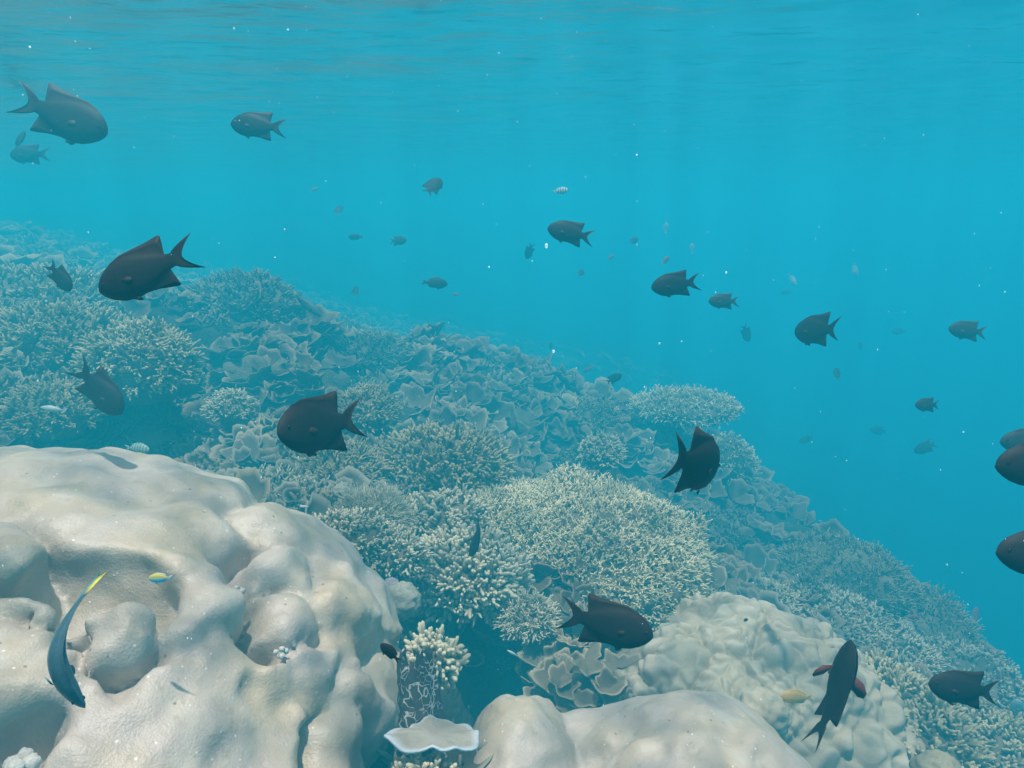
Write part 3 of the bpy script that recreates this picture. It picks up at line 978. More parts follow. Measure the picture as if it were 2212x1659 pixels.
# ------------------------------------------------------------------ plate corals
def cup(mb, cen, r, hgt, rs, axis=(0, 0, 1), ruffle=.16, span=(0, 2 * np.pi), thick=.006, pw=1.7, nr=8, nth=44, r0=.12):
    full = span[1] - span[0] > 6.2
    th = np.linspace(span[0], span[1], nth, endpoint=not full)
    rr = np.linspace(r0, 1, nr)
    RR, TH = np.meshgrid(rr, th, indexing='ij')
    k = rs.random(6) * 6.28
    edge = 1 + .16 * np.sin(2 * TH + k[0]) + .12 * np.sin(3 * TH + k[1]) + .07 * np.sin(7 * TH + k[2])
    ruf = ruffle * (np.sin(4 * TH + k[3]) + .7 * np.sin(7 * TH + k[4]) + .5 * np.sin(11 * TH + k[5])) * RR ** 2.5
    rad = r * RR * (1 + (edge - 1) * RR)
    z = hgt * RR ** pw + r * ruf * .6
    rad = rad + r * ruf * .45
    L3 = np.stack([rad * np.cos(TH), rad * np.sin(TH), z], -1)
    ax = Vector(axis).normalized()
    Mx = np.array(Vector((0, 0, 1)).rotation_difference(ax).to_matrix())
    W = L3 @ Mx.T + np.asarray(cen)
    du = np.gradient(W, axis=0)
    dv = np.gradient(W, axis=1)
    nn = np.cross(du, dv)
    nn /= np.linalg.norm(nn, axis=2, keepdims=True) + 1e-9
    top, bot = W, W - nn * thick * (1.25 - RR[..., None] * .7)
    nt_ = len(th)
    i, j = np.meshgrid(np.arange(nr - 1), np.arange(nt_ if full else nt_ - 1), indexing='ij')
    j2 = (j + 1) % nt_
    q = np.stack([i * nt_ + j, (i + 1) * nt_ + j, (i + 1) * nt_ + j2, i * nt_ + j2], -1).reshape(-1, 4)
    o = nr * nt_
    jj = np.arange(nt_ if full else nt_ - 1)
    jn = (jj + 1) % nt_
    e = (nr - 1) * nt_
    rim = np.stack([e + jj, e + o + jj, e + o + jn, e + jn], -1)
    q2 = q[:, ::-1] + o
    tipv = np.clip((RR - .82) / .18, 0, 1) ** 1.5
    mb.add(np.concatenate([top.reshape(-1, 3), bot.reshape(-1, 3)]), np.concatenate([q, q2, rim]), None, np.concatenate([tipv.ravel(), tipv.ravel()]))


def plate_coral(pix, r, mat, label, n=9, size=.5, yd=None, steep=.7, group=None, name='plate_coral', seed=None, tiltx=.0, ruffle=.16):
    rs = np.random.default_rng(seed if seed is not None else int(pix[0] * 3 + pix[1] * 5))
    p = ground_hit(*pix)[0] if yd is None else at_y(pix[0], pix[1], yd)
    mb, mbase = MB(), MB()
    dome(mbase, p + np.array([0, 0, -r * .25]), (r * .7, r * .7, r * .4), 24, 10, .3, 3, 0, -.6, seed=rs.random() * 30)
    for k in range(n):
        a = rs.random() * 6.28
        q = r * math.sqrt(rs.random()) * .85
        off = np.array([q * math.cos(a), q * math.sin(a), 0])
        off[2] = (height(p[0] + off[0], p[1] + off[1]) - height(p[0], p[1])) * .8 - .03 + rs.random() * .08 * r / .3
        ax = (off[0] / r * .5 + rs.normal() * .25 + tiltx, off[1] / r * .4 - .28 + rs.normal() * .22, 1.0)
        s = r * size * rs.uniform(.6, 1.25)
        half = rs.random() < .35
        st = rs.random() * 6.28
        cup(mb, p + off, s, s * steep * rs.uniform(.6, 1.5), rs, ax, ruffle, (st, st + (3.6 if half else 2 * np.pi)), thick=.006, pw=rs.uniform(1.2, 2.4))
    return assemble(name, p + np.array([0, 0, -r * .3]), [('plate_whorl', mb, mat), ('dead_base', mbase, M['deadbase'])], label, 'coral', group)


PG = 'ruffled plate corals on the reef slope'
PL = [((610, 690), .34, 'plate', 'ruffled plate coral at the upper left of the slope under the yellow-tailed slender fish'),
      ((720, 720), .34, 'plate', 'large grey plates right under the yellow-tailed slender fish'),
      ((560, 770), .30, 'plate', 'curled grey plates below the brownish mound beside the dark gap'),
      ((680, 800), .32, 'plate', 'dark cupped plates in mid slope above the near forked-tail fish'),
      ((900, 790), .34, 'palep', 'pale broad vase-like plates near the middle of the slope'),
      ((880, 880), .30, 'palep', 'light wavy-rimmed plates above the olive bushy coral'),
      ((1000, 850), .30, 'plate', 'grey cup-shaped plates between pale vases and the hazy slope'),
      ((990, 920), .26, 'palep', 'pale thin-rimmed plates beside the top of the olive bushy coral'),
      ((1100, 900), .30, 'plate', 'wavy grey plate coral behind the bright staghorn dome'),
      ((1190, 930), .30, 'plate', 'large dark cupped plate with a pale wavy rim behind the staghorn dome'),
      ((1110, 970), .22, 'palep', 'small pale plates on the upper rim of the staghorn dome'),
      ((1380, 920), .30, 'plate', 'broad hazy plate coral beneath the flat-topped ledge'),
      ((1400, 990), .28, 'palep', 'pale plates left of the upright black fish'),
      ((1500, 1060), .28, 'plate', 'dim plate coral below the upright black fish'),
      ((1400, 1080), .24, 'plate', 'dark plates on the slope over the right side of the staghorn dome'),
      ((1500, 1190), .22, 'plate', 'small scalloped plates beside the lower right of the staghorn dome'),
      ((1640, 1200), .28, 'plate', 'hazy grey plates on the right slope above the whitish low coral'),
      ((1570, 1260), .2, 'palep', 'little pale plates just above the ridged dome'),
      ((440, 920), .26, 'plate', 'tall folded grey plates just behind the top of the huge boulder coral'),
      ((540, 960), .22, 'palep', 'scalloped pale plates right above the huge boulder coral rim'),
      ((600, 890), .26, 'plate', 'broad shadowed plates left of the near forked-tail fish'),
      ((420, 850), .2, 'plate', 'small dark plates in the gap under the yellow-tipped coral'),
      ((640, 620), .34, 'plate', 'faint plate coral on the far crest behind the slender fish'),
      ((960, 760), .36, 'plate', 'faint hazy plates where the slope fades into blue water'),
      ((1150, 820), .36, 'plate', 'hazy distant plates under the small dark fish'),
      ((1670, 1100), .28, 'plate', 'very hazy plate coral at the right reef edge'),
      ((310, 930), .18, 'plate', 'low dark plates above the green barred fish')]
for pix, r, mt, lab in PL:
    plate_coral(pix, r * 1.1, M[mt], lab, n=24, size=.34, steep=.5, group=PG, ruffle=.2)
plate_coral((1215, 1430), .17, M['palep'], 'cascade of pale curled leaf plates over the dark hole behind the big black fish', n=20, size=.42, yd=1.85, steep=.45, ruffle=.22)
plate_coral((1270, 1490), .13, M['palep'], 'lower tier of pale leaf plates against the left foot of the ridged dome', n=14, size=.42, yd=1.75, steep=.45, ruffle=.22)
plate_coral((1200, 1290), .15, M['plate'], 'grey leafy plates between the finger coral and the staghorn dome', n=12, size=.42, yd=2.15, steep=.5)

# small lumps, veined sponge and white plate beside the boulder
for pix, yd, r, mt, lab in [((868, 1288), 1.75, .055, 'grain', 'small speckled round coral under the pale finger clump'),
                            ((845, 1262), 1.8, .026, 'lilac', 'tiny lilac ball coral at the rim of the huge boulder coral'),
                            ((742, 1058), 2.3, .04, 'grain', 'small grey ball coral in the shade of the olive bushy coral'),
                            ((2030, 1668), 1.35, .06, 'pink', 'smooth pinkish coral hump at the bottom edge in the right corner'),
                            ((1650, 1530), 1.56, .07, 'ridged', 'small pale green lump peeping over the twin-humped boulder')]:
    p = at_y(pix[0], pix[1], yd)
    mb = MB()
    dome(mb, p - np.array([0, 0, r * .3]), (r, r, r), 48, 26, .14, 3.5, 0.2, -.8, seed=pix[0])
    tag(mb.build('round_coral', M[mt], origin=p - np.array([0, 0, r])), lab, 'coral')


for pix, r, lab in [((512, 1262), .013, 'small white tuft lodged in the crease between the round lobes of the huge boulder coral'),
                    ((604, 1392), .011, 'tiny white growth at the lower end of the crease on the huge boulder coral'),
                    ((40, 1632), .024, 'white tuft in the dark crack at the lower left of the huge boulder coral')]:
    p = hit_sdf(base_big, *pix) - np.array([0, 0, .018])
    mb = MB()
    for k in range(9):
        q = np.random.default_rng(k + pix[0]).normal(size=3) * r * .45
        dome(mb, p + q, (r * .5, r * .5, r * .5), 16, 9, .25, 3, .6, -.95, seed=k * 3.1)
    tag(mb.build('white_tuft', M['tuft'], origin=p), lab, 'growth')


def veined_sponge():
    mb = MB()
    b = at_y(912, 1592, 1.15)
    nth, nz = 60, 26
    th = np.linspace(-2.9, 1.2, nth)
    s = np.linspace(0, 1, nz)
    S, T = np.meshgrid(s, th, indexing='ij')
    top = .165 * (1 - .35 * np.clip((T + .5) / 1.7, 0, 1) + .1 * np.sin(5 * T) + .05 * np.sin(11 * T))
    rad = .050 * (1 + .1 * np.sin(3 * T)) * (1.0 - .32 * S)
    v = np.stack([b[0] + rad * 1.05 * np.cos(T) - .02 * S, b[1] + rad * np.sin(T) + .05 * S, b[2] + top * S], -1)
    v += .004 * np.stack([noise3(v * 60 + k * 9) for k in range(3)], -1)
    inn = v + np.stack([-np.cos(T) * .012, -np.sin(T) * .012, 0 * T], -1)
    i, j = np.meshgrid(np.arange(nz - 1), np.arange(nth - 1), indexing='ij')
    q = np.stack([i * nth + j, i * nth + j + 1, (i + 1) * nth + j + 1, (i + 1) * nth + j], -1).reshape(-1, 4)
    o = nz * nth
    e = (nz - 1) * nth
    jj = np.arange(nth - 1)
    rim = np.stack([e + jj, e + jj + 1, e + o + jj + 1, e + o + jj], -1)
    ii = np.arange(nz - 1)
    s1 = np.stack([ii * nth, (ii + 1) * nth, (ii + 1) * nth + o, ii * nth + o], -1)
    s2 = np.stack([ii * nth + nth - 1, ii * nth + nth - 1 + o, (ii + 1) * nth + nth - 1 + o, (ii + 1) * nth + nth - 1], -1)
    mb.add(np.concatenate([v.reshape(-1, 3), inn.reshape(-1, 3)]), np.concatenate([q, q[:, ::-1] + o, rim, s1, s2]))
    ob = mb.build('tube_sponge', M['vein'], origin=b)
    tag(ob, 'dark upright tube sponge with a white vein network beside the huge boulder coral', 'sponge')
    mb = MB()
    p = at_y(938, 1588, 1.05)
    rs = np.random.default_rng(11)
    cup(mb, p + np.array([0, 0.02, -.012]), .075, -.003, rs, (.10, .34, 1), .09, (0, 2 * np.pi), .008, 1.5, 12, 72, .01)
    tag(mb.build('plate_coral', M['whitep'], origin=p), 'white flat plate with a bluish wavy edge under the veined tube sponge', 'coral')


veined_sponge()

# ------------------------------------------------------------------ uncountable growth: rubble-like cover everywhere between the colonies
def cover(name, n, region, size, mat, seed, plates=.4):
    rs = np.random.default_rng(seed)
    mb = MB()
    k = 0
    while k < n:
        x = rs.uniform(region[0], region[1])
        y = rs.uniform(region[2], region[3])
        z = float(height(x, y))
        d = math.sqrt(x * x + y * y + z * z)
        dep = -(z * math.sin(PITCH)) + y * math.cos(PITCH)
        if dep < .8 or abs(x / dep) > 1.0 or z < -5.2:
            if rs.random() < .9:
                k += .1
                continue
        k += 1
        s = size * rs.uniform(.5, 1.4)
        p = np.array([x, y, z])
        if rs.random() < plates:
            cup(mb, p + np.array([0, 0, .02]), s, s * rs.uniform(.3, 1.0), rs, (rs.normal() * .3 + .2, -.3 + rs.normal() * .25, 1), .18, (0, 2 * np.pi), .006, 1.6, 4, 18)
        else:
            m = 12
            dr = rs.normal(size=(m, 3)) * .6 + np.array([0.1, -.1, .9])
            dr /= np.linalg.norm(dr, axis=1)[:, None]
            bs = p + rs.normal(size=(m, 3)) * np.array([1, 1, .2]) * s * .55
            sarr = np.linspace(0, 1, 3)
            ln = s * rs.uniform(.4, .9, m)
            P = bs[:, None] + dr[:, None] * (ln[:, None] * sarr)[..., None]
            tubes(mb, P, np.broadcast_to(s * .13 * np.array([1, .9, .6]), (m, 3)), 4)
    o = mb.build(name, mat)
    o['kind'] = 'stuff'
    return tag(o, None, None)


tag(cover('coral_cover', 2600, (-6, 3.8, 2.2, 8.5), .06, M['plate'], 21, .5), 'dense small plates and twigs covering the hazy reef slope', 'coral cover')
tag(cover('coral_rubble', 1500, (-2.5, 2.8, 1.2, 3.6), .05, M['brown'], 22, .25), 'brownish broken twigs and small growth between the near corals', 'coral cover')
tag(cover('reef_growth', 2200, (-11, 4, 5.0, 15.0), .10, M['olive'], 23, .3), 'blurred olive growth on the farthest part of the reef', 'coral cover')

# ------------------------------------------------------------------ fish
def interp(x, pts):
    a = np.array(pts, float)
    return np.interp(x, a[:, 0], a[:, 1])


SPEC = {
    'damsel': dict(top=[(0, .006), (.015, .055), (.05, .105), (.11, .155), (.2, .198), (.32, .215), (.44, .195), (.56, .15), (.66, .10), (.72, .075), (.77, .066)],
                   bot=[(0, .006), (.015, .04), (.05, .085), (.11, .135), (.2, .182), (.32, .21), (.44, .195), (.56, .145), (.66, .095), (.72, .07), (.77, .062)],
                   wid=[(0, .006), (.03, .03), (.1, .055), (.22, .07), (.36, .068), (.5, .05), (.64, .028), (.74, .015), (.77, .012)],
                   dor=[(.16, 0), (.3, .022), (.44, .05), (.54, .095), (.61, .15), (.65, .12), (.69, .03), (.71, 0)], dlean=[(.40, .0), (.54, .06), (.61, .135), (.65, .09), (.71, 0)],
                   ana=[(.44, 0), (.52, .05), (.58, .11), (.61, .14), (.65, .11), (.69, .025), (.71, 0)], alean=[(.46, .0), (.54, .06), (.61, .14), (.65, .09), (.71, 0)],
                   tail=(.085, .165, 1.55, .185), pec=.11, pel=.06, spl=.05),
    'oval': dict(top=[(0, .004), (.02, .05), (.06, .1), (.12, .145), (.22, .185), (.36, .2), (.5, .175), (.64, .115), (.74, .06), (.8, .05)],
                 bot=[(0, .004), (.02, .04), (.06, .085), (.12, .13), (.22, .175), (.36, .19), (.5, .165), (.64, .105), (.74, .055), (.8, .045)],
                 wid=[(0, .004), (.03, .03), (.1, .06), (.22, .08), (.36, .08), (.5, .06), (.64, .035), (.74, .018), (.8, .012)],
                 dor=[(.22, 0), (.35, .03), (.55, .045), (.66, .05), (.72, .015), (.74, 0)], dlean=[(.4, 0), (.66, .05), (.74, 0)],
                 ana=[(.48, 0), (.58, .04), (.66, .05), (.71, .015), (.73, 0)], alean=[(.5, 0), (.66, .05), (.73, 0)],
                 tail=(.09, .10, 1.0, .1), pec=.09, pel=.08),
    'slender': dict(top=[(0, .004), (.02, .025), (.08, .06), (.18, .09), (.34, .105), (.5, .095), (.65, .07), (.76, .045), (.84, .038)],
                    bot=[(0, .004), (.02, .02), (.08, .05), (.18, .085), (.34, .105), (.5, .095), (.65, .068), (.76, .042), (.84, .036)],
                    wid=[(0, .004), (.03, .025), (.1, .048), (.22, .066), (.36, .066), (.5, .055), (.64, .038), (.76, .022), (.84, .012)],
                    dor=[(.25, 0), (.32, .02), (.7, .028), (.76, .01), (.78, 0)], dlean=[(.3, 0), (.74, .03), (.78, 0)],
                    ana=[(.45, 0), (.5, .02), (.7, .025), (.76, .008), (.78, 0)], alean=[(.45, 0), (.72, .03), (.78, 0)],
                    tail=(.12, .02, 1.0, .07), pec=.09, pel=.05),
}


SPEC['spread'] = dict(SPEC['damsel'], pec=.17, spl=.95)


def fish_mesh(sp, mat, bend=0.0, tip='fins'):
    S = SPEC[sp]
    xs = np.array(sorted(set(np.round(np.concatenate([[0, .012, .03], np.linspace(.06, S['top'][-1][0], 26), [.62, .66, .60, .64]]), 4))))
    xs = xs[xs <= S['top'][-1][0]]
    n = 7
    ang = np.linspace(np.pi / 2, -np.pi / 2, n)
    rings, tips = [], []
    for x in xs:
        zt, zb, w = interp(x, S['top']), interp(x, S['bot']), interp(x, S['wid'])
        dh, dl = interp(x, S['dor']), interp(x, S['dlean'])
        ah, al = interp(x, S['ana']), interp(x, S['alean'])
        if dh <= 0: dl = 0
        if ah <= 0: al = 0
        pts = [(x + dl, 0, zt + dh + .002), (x + dl * .5, .004, zt + dh * .5 + .001)]
        tp = [1 if dh > .004 else 0, .6 if dh > .004 else 0]
        for a in ang:
            zz = zt * math.sin(a) if a >= 0 else zb * math.sin(a)
            pts.append((x, max(.0045, w * max(0, math.cos(a)) ** .8), zz))
            tp.append(0)
        pts += [(x + al * .5, .004, -zb - ah * .5 - .001), (x + al, 0, -zb - ah - .002)]
        tp += [.6 if ah > .004 else 0, 1 if ah > .004 else 0]
        rings.append(pts)
        tips.append(tp)
    m = len(rings[0])
    b0, amp, pw, spread = S['tail']
    xe = xs[-1]
    last = rings[-1]
    qs = np.linspace(1, -1, m)
    for t in (.12, .3, .5, .75, 1.0):
        pts = []
        for k in range(m):
            q = qs[k]
            ln = b0 + amp * abs(q) ** pw
            z = last[k][2] * (1 - t) + spread * q * (t ** .8) + last[k][2] * .3 * t * 0
            pts.append((xe + t * ln, (0 if k in (0, m - 1) else max(.002, .009 * (1 - t))), z))
        rings.append(pts)
        tips.append([min(1, t * 1.6)] * m)
    rings = np.array(rings)
    tips = np.array(tips)
    left = rings[:, ::-1][:, 1:-1] * np.array([1, -1, 1])
    full = np.concatenate([rings, left], 1)
    ft = np.concatenate([tips, tips[:, ::-1][:, 1:-1]], 1)
    nr, mm = full.shape[:2]
    i, j = np.meshgrid(np.arange(nr - 1), np.arange(mm), indexing='ij')
    j2 = (j + 1) % mm
    q = np.stack([i * mm + j, i * mm + j2, (i + 1) * mm + j2, (i + 1) * mm + j], -1).reshape(-1, 4)
    e = (nr - 1) * mm
    capq = [[e + k, e + (mm - k) % mm, e + (mm - k - 1), e + k + 1] for k in range(1, m - 2)]
    nose = [[k, (k + 1), mm - k - 1 if k else mm - 1, mm - k if k else 0] for k in range(1, m - 2)]

    def bent(v):
        v = np.array(v, float)
        v[:, 0] -= .42
        bx = v[:, 0]
        v[:, 1] += bend * (np.where(bx > 0, bx * bx * 1.3, bx * bx * .5))
        return v

    def fan(root, dirs, th=.0035):
        pts = [np.array(root)] + [np.array(root) + np.array(d) for d in dirs]
        up = np.array([0, th, 0]) if abs(dirs[0][1]) < abs(dirs[0][2]) else np.array([0, 0, th])
        f = len(pts)
        tt = []
        for k in range(1, f - 1):
            tt += [[0, k, k + 1], [f, f + k + 1, f + k]]
        rim = [[k, k + f, (k + 1) % f + f, (k + 1) % f] for k in range(f)]
        return bent(pts + [p - up for p in pts]), np.array(rim), np.array(tt)
    w = interp(.27, S['wid'])
    pl, pv_, sl = S['pec'], S['pel'], S.get('spl', .4)
    fans = []
    for sg in (1, -1):
        fans.append(('pectoral_fin', fan((.26, sg * w * .93, -.03), [(pl * .3, sg * pl * .75 * sl, pl * .28), (pl * .7, sg * pl * 1.05 * sl, pl * .25), (pl * 1.0, sg * pl * 1.05 * sl, pl * .08), (pl * 1.05, sg * pl * .85 * sl, -pl * .2), (pl * .7, sg * pl * .3 * sl, -pl * .42)])))
        zb = interp(.3, S['bot'])
        fans.append(('pelvic_fin', fan((.29, sg * .02, -zb * .96), [(pv_ * .25, sg * pv_ * .12, -pv_ * .42), (pv_ * .8, sg * pv_ * .15, -pv_ * .62), (pv_ * 1.15, sg * pv_ * .12, -pv_ * .5), (pv_ * .9, sg * pv_ * .1, -pv_ * .1)])))
    A = ft.ravel().copy()
    V0 = full.reshape(-1, 3)
    if tip == 'pec':
        A[:] = 0
    if tip == 'tail':
        A = np.clip((V0[:, 0] - xe - .02) / .03, 0, 1) * np.clip(.6 + V0[:, 2] * 12, 0, 1)
    out = []
    for whole in (0, 1):
        mb = MB()
        mb.add(bent(V0), np.concatenate([q, np.array(capq), np.array(nose)]), None, A)
        if whole:
            for nm, (fv, fq, ft_) in fans:
                mb.add(fv, fq, ft_, 1.0 if tip != 'tail' else 0.0)
        o = mb.build('fish_body', mat)
        out.append(o.data)
        bpy.data.objects.remove(o)
    fl = []
    for nm, (fv, fq, ft_) in fans:
        mb = MB()
        mb.add(fv, fq, ft_, 1.0 if tip != 'tail' else 0.0)
        o = mb.build(nm, mat)
        fl.append((nm, o.data))
        bpy.data.objects.remove(o)
    return out[0], out[1], fl


MESH = {
    'black': fish_mesh('damsel', M['black'], .12), 'black2': fish_mesh('damsel', M['black'], -.35), 'curl': fish_mesh('damsel', M['black'], -.1),
    'dusky': fish_mesh('damsel', M['dusky'], .1), 'red': fish_mesh('spread', M['blackred'], -.2, 'pec'), 'oval': fish_mesh('oval', M['dusky'], .1),
    'blackoval': fish_mesh('oval', M['black'], 0), 'sergeant': fish_mesh('oval', M['sergeant'], 0), 'greenbar': fish_mesh('oval', M['greenbar'], .1),
    'yellow': fish_mesh('oval', M['yellow'], .1), 'pale': fish_mesh('slender', M['pale'], .1), 'paleoval': fish_mesh('oval', M['pale'], .1),
    'wrasse': fish_mesh('slender', M['wrasse'], -1.15, 'tail'), 'wrasse2': fish_mesh('slender', M['wrasse'], .2, 'tail'),
    'bicolor': fish_mesh('oval', M['bicolor'], .1), 'redfish': fish_mesh('oval', M['redfish'], .2),
}
mb = MB()
dome(mb, (0, 0, 0), (1, 1, 1), 14, 9, 0, 1, 0, -1)
_eye = mb.build('eye', M['eye'])
EYE = _eye.data
bpy.data.objects.remove(_eye)
FIRST = {}


def fish(kind, u, v, t, lenpx, th, ph=0, roll=0, label='', group=None, cat='fish', sx=1.0):
    th, ph = R(th), R(ph)
    B = -FWD
    F = math.cos(ph) * (math.cos(th) * RGT + math.sin(th) * UPV) + math.sin(ph) * B
    Nn = -math.sin(th) * RGT + math.cos(th) * UPV
    if math.cos(th) < 0:
        Nn = -Nn
    F, Nn = Vector(F), Vector(Nn)
    Nn = Matrix.Rotation(R(roll), 3, F) @ Nn
    Xa = -F
    Ya = Nn.cross(Xa)
    t = t * (.9 if t < 1.2 else 1.35 if t < 2 else 1.6)
    t = min(t, ground_hit(u, v)[1] - .3 - .25 * min(1, t / 3))
    s = lenpx * t / FD
    big = lenpx > 90
    o = bpy.data.objects.new('fish', MESH[kind][0 if big else 1]) if (kind, big) not in FIRST else FIRST[(kind, big)].copy()
    FIRST.setdefault((kind, big), o)
    COL.objects.link(o)
    mt = Matrix.Identity(4)
    for r_ in range(3):
        mt[r_][0], mt[r_][1], mt[r_][2] = Xa[r_] * s, Ya[r_] * s, Nn[r_] * s
    p = at_t(u, v, t)
    for r_ in range(3):
        mt[r_][3] = p[r_]
    o.matrix_world = mt
    for k_ in list(o.keys()):
        if k_ in ('label', 'category', 'group'):
            del o[k_]
    tag(o, label, cat, group)
    if big:
        for nm, dat in MESH[kind][2]:
            e = bpy.data.objects.new(nm, dat)
            COL.objects.link(e)
            e.parent = o
        for sg in (1, -1):
            e = bpy.data.objects.new('eye', EYE)
            COL.objects.link(e)
            e.parent = o
            wy = {'w': .042}.get('w') if kind.startswith('wrasse') else .05
            ex = .085
            e.location = (ex - .42, sg * wy + (MESHBEND.get(kind, 0)) * ((ex - .42) ** 2 * .5), .035 if not kind.startswith('wrasse') else .02)
            e.scale = (.016, .008, .016)
    return o


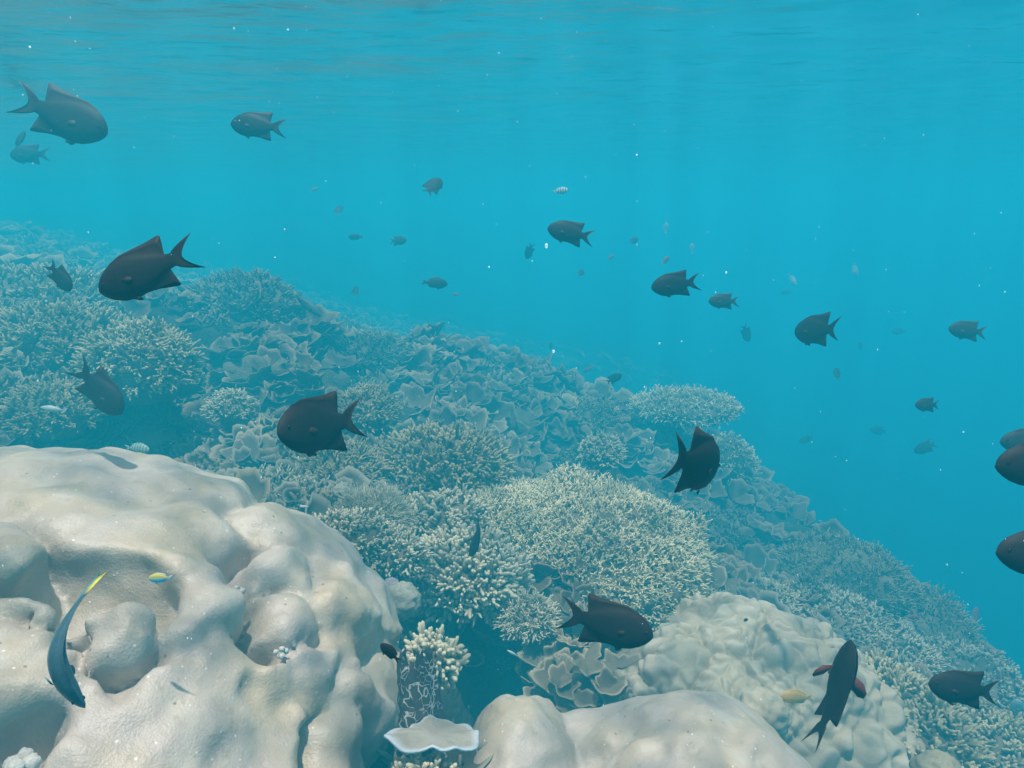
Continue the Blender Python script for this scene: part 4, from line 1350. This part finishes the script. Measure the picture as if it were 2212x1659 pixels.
MESHBEND = {'black': .12, 'black2': -.35, 'curl': -.1, 'red': -.2, 'wrasse': -1.15}
G = 'dark fish hovering over the reef'
FAR = 'faint small fish far off in the blue water'
F_ = [
    ('black', 300, 592, .85, 225, 204, 0, 0, 'large black fork-tailed fish over the left reef, nose down to the left', G),
    ('dusky', 150, 258, 1.55, 212, -22, 0, 0, 'dark grey fish at the upper left heading right and down, tail to the left edge', G),
    ('dusky', 44, 300, 2.2, 86, 150, -50, 0, 'dim turning fish touching the left edge below the large grey fish', G),
    ('dusky', 57, 334, 2.5, 86, 182, 0, 0, 'dim fish heading left just below the turning fish at the left edge', G),
    ('dusky', 548, 271, 1.8, 120, 176, 0, 0, 'grey fish alone in the upper left water heading left', G),
    ('dusky', 938, 401, 2.0, 72, 60, -40, 0, 'small dark fish turned upward in open water at the top centre', G),
    ('sergeant', 1213, 412, 2.6, 36, 0, 20, 0, 'little pale barred fish heading right in open water', None),
    ('dusky', 732, 453, 4.0, 36, 80, -40, 0, 'tiny faint upright fish above the left reef crest', G),
    ('oval', 766, 512, 3.4, 33, 182, 0, 0, 'tiny oval grey fish heading left beside the rounder one', G),
    ('dusky', 863, 520, 3.0, 42, 0, 20, 0, 'small round grey fish heading right over the far reef', G),
    ('black', 1225, 502, 1.5, 103, 168, 0, 0, 'dark fish in the centre of the open water, nose up to the left', G),
    ('dusky', 1143, 545, 3.0, 38, 250, -30, 0, 'small dark fish pointing down, left of the central dark fish', G),
    ('oval', 1255, 590, 3.4, 34, 60, -50, 0, 'small roundish dim fish under the central dark fish', G),
    ('dusky', 1370, 519, 3.8, 30, 30, -30, 0, 'tiny dim fish right of the central dark fish', G),
    ('oval', 943, 612, 2.4, 58, -5, 0, 0, 'oval brownish fish heading right over the fading slope', G),
    ('redfish', 984, 636, 3.8, 17, 0, 0, 0, 'tiny reddish fish right behind the oval brownish fish', FAR),
    ('black', 1452, 616, 1.3, 108, 188, 0, 0, 'dark fish with trailing pointed fins heading left in the right half', G),
    ('dusky', 1559, 651, 1.9, 68, 180, 0, 0, 'grey fish close behind the dark pointed-fin fish', G),
    ('dusky', 1612, 722, 3.4, 44, -65, -20, 0, 'small dim fish pointing steeply down right of the reef', G),
    ('curl', 1758, 714, 1.4, 140, 172, -74, 0, 'dark crescent-shaped fish turning away with its tail spread to the right', G),
    ('dusky', 2085, 714, 1.9, 86, 174, 0, 0, 'slim grey fish heading left near the right edge of the water', G),
    ('dusky', 2000, 875, 1.8, 62, 180, 10, 0, 'short deep-bodied grey fish heading left below the slim one', G),
    ('oval', 1808, 807, 3.2, 36, 80, -30, 0, 'small dim upright fish under the crescent-shaped fish', G),
    ('paleoval', 1712, 606, 5.0, 34, -60, 0, 0, 'faint pale fish pointing down in the right water', FAR),
    ('oval', 1698, 632, 5.5, 28, 180, 0, 0, 'faint dark fish just under the pale down-pointing fish', FAR),
    ('paleoval', 1847, 585, 5.5, 34, -80, 0, 0, 'very faint upright pale fish above the crescent-shaped fish', FAR),
    ('black', 1328, 817, 2.6, 40, 28, 0, 0, 'small black fish climbing right over the hazy plates', G),
    ('dusky', 1996, 968, 3.0, 54, 200, 0, 0, 'faded fish near the right edge heading left and down', G),
    ('dusky', 1740, 950, 4.4, 34, 200, 0, 0, 'barely visible fish right of the upright black fish', FAR),
    ('dusky', 1895, 930, 4.8, 40, 170, 0, 0, 'barely visible fish left of the faded right-edge fish', FAR),
    ('oval', 2215, 955, 1.3, 130, 180, 0, 0, 'grey fish half hidden behind the black one at the right edge', G),
    ('blackoval', 2252, 1003, .95, 245, 183, 0, 0, 'large black fish cut by the right edge, upper of the near pair', G),
    ('blackoval', 2258, 1195, .85, 255, 180, 0, 0, 'large black fish cut by the right edge, lower of the near pair', G),
    ('curl', 1512, 1003, .9, 275, -18, -55, 0, 'upright black fish turning away over the right part of the reef', G),
    ('curl', 680, 922, .95, 262, 190, 64, 0, 'near brownish-black fork-tailed fish over the middle slope, coming left', G),
    ('black', 1325, 1352, .9, 205, -13, 8, 0, 'big black fish heading right in front of the ridged coral dome', G),
    ('red', 1812, 1482, 1.0, 240, 65, -12, 80, 'black fish with red side fins seen from above at the lower right', G),
    ('black', 2072, 1487, 1.1, 158, 172, 0, 0, 'black fish heading left at the lower right above the yellowish corals', G),
    ('black2', 1030, 1165, 1.35, 108, 252, -20, 75, 'small black fish diving head down before the pale finger coral', G),
    ('blackoval', 840, 1407, .6, 60, 132, 10, 0, 'little black oval fish against the right side of the huge boulder coral', G),
    ('wrasse', 125, 1432, .75, 275, 284, 0, 35, 'curved blue-green wrasse with yellow tail over the lower left boulder coral', None),
    ('bicolor', 342, 1249, 1.15, 52, 182, 0, 0, 'small yellow-backed light blue fish in the shaded hollow of the boulder', None),
    ('greenbar', 301, 970, 1.75, 60, -5, 10, 0, 'pale green barred fish on the top rim of the huge boulder coral', None),
    ('pale', 110, 883, 2.2, 56, 172, 0, 0, 'slim silvery fish in the shade above the left boulder top', None),
    ('black', 222, 850, 1.2, 145, -48, 0, 0, 'shadowy black fish diving right in the dark gap on the left', G),
    ('black', 133, 603, 1.3, 78, -52, 0, 0, 'small dark fish diving right over the left reef top', G),
    ('blackoval', 62, 757, 2.6, 42, 85, -30, 0, 'small black upright fish near the left edge in front of branching coral', G),
    ('wrasse2', 668, 662, 2.2, 82, -40, 0, 0, 'dark slender fish with yellow tail tip above the plate slope', None),
    ('yellow', 1717, 1506, 1.35, 74, 176, 0, 0, 'yellow-orange fish in front of the lower ridged coral', None),
    ('paleoval', 2195, 1530, 1.9, 80, 120, 30, 0, 'ghostly pale fish at the right edge beside the black fish heading left', None),
    ('pale', 1105, 1410, 1.7, 26, 150, 0, 0, 'tiny pale fish in the dark hole left of the big black fish', None),
    ('yellow', 1093, 1107, 2.3, 18, 60, 0, 0, 'tiny yellowish fish over the staghorn dome edge', None),
    ('redfish', 2108, 1328, 3.0, 42, 65, -20, 0, 'dim reddish upright fish at the right foot of the reef', None),
    ('redfish', 1975, 1333, 3.0, 26, 180, 0, 0, 'small dim reddish fish in front of the far right mound', None),
    ('black', 768, 628, 3.6, 30, 85, -30, 0, 'tiny dark upright fish over the far plates', G),
    ('redfish', 1438, 562, 3.4, 26, 50, 0, 0, 'tiny reddish fish left above the dark pointed-fin fish', FAR),
    ('redfish', 1320, 556, 4.0, 20, 40, 0, 0, 'tiny reddish fish below the central dark fish', FAR),
    ('paleoval', 1495, 535, 5.0, 24, 85, 0, 0, 'faint upright speck of a fish above the dark pointed-fin fish', FAR),
    ('paleoval', 1439, 491, 5.0, 26, 85, 0, 0, 'faint upright fish high in the right half of the water', FAR),
    ('redfish', 680, 409, 5.0, 20, 20, 0, 0, 'faint reddish fish high over the left reef crest', FAR),
    ('oval', 1190, 747, 4.2, 18, 85, 0, 0, 'tiny dark fish over the hazy centre of the slope', FAR),
    ('oval', 1940, 716, 5.5, 36, 180, 0, 0, 'barely visible fish left of the slim grey fish', FAR),
    ('redfish', 1270, 798, 4.4, 28, 200, 0, 0, 'faint reddish fish over the far hazy slope', FAR),
    ('oval', 1858, 747, 5.5, 22, 100, 0, 0, 'barely visible upright fish right of the crescent-shaped fish', FAR),
    ('pale', 655, 1094, 1.9, 20, 180, 0, 0, 'tiny pale fish over the grey branching coral rim', None),
]
for f in F_:
    fish(f[0], f[1], f[2], f[3], f[4], f[5], f[6], f[7], f[8], f[9])

# ------------------------------------------------------------------ drifting specks in the water
rs = np.random.default_rng(5)
mb = MB()
for k in range(1800):
    t = rs.uniform(.45, 3.2)
    u, v = rs.uniform(-500, 2700), rs.uniform(-100, 1700)
    p = at_t(u, v, t)
    if p[2] > .5 or p[2] < float(height(p[0], p[1])) + .1:
        continue
    s = .00045 * rs.uniform(.4, 1.5) * (1.8 if rs.random() < .06 else 1)
    dome(mb, p, (s, s * .8, s * rs.uniform(.8, 1.8)), 6, 5, 0, 1, 0, -1)
sp = mb.build('suspended_particles', M['speck'])
tag(sp, 'tiny pale specks drifting everywhere in the water', 'particles', None, 'stuff')
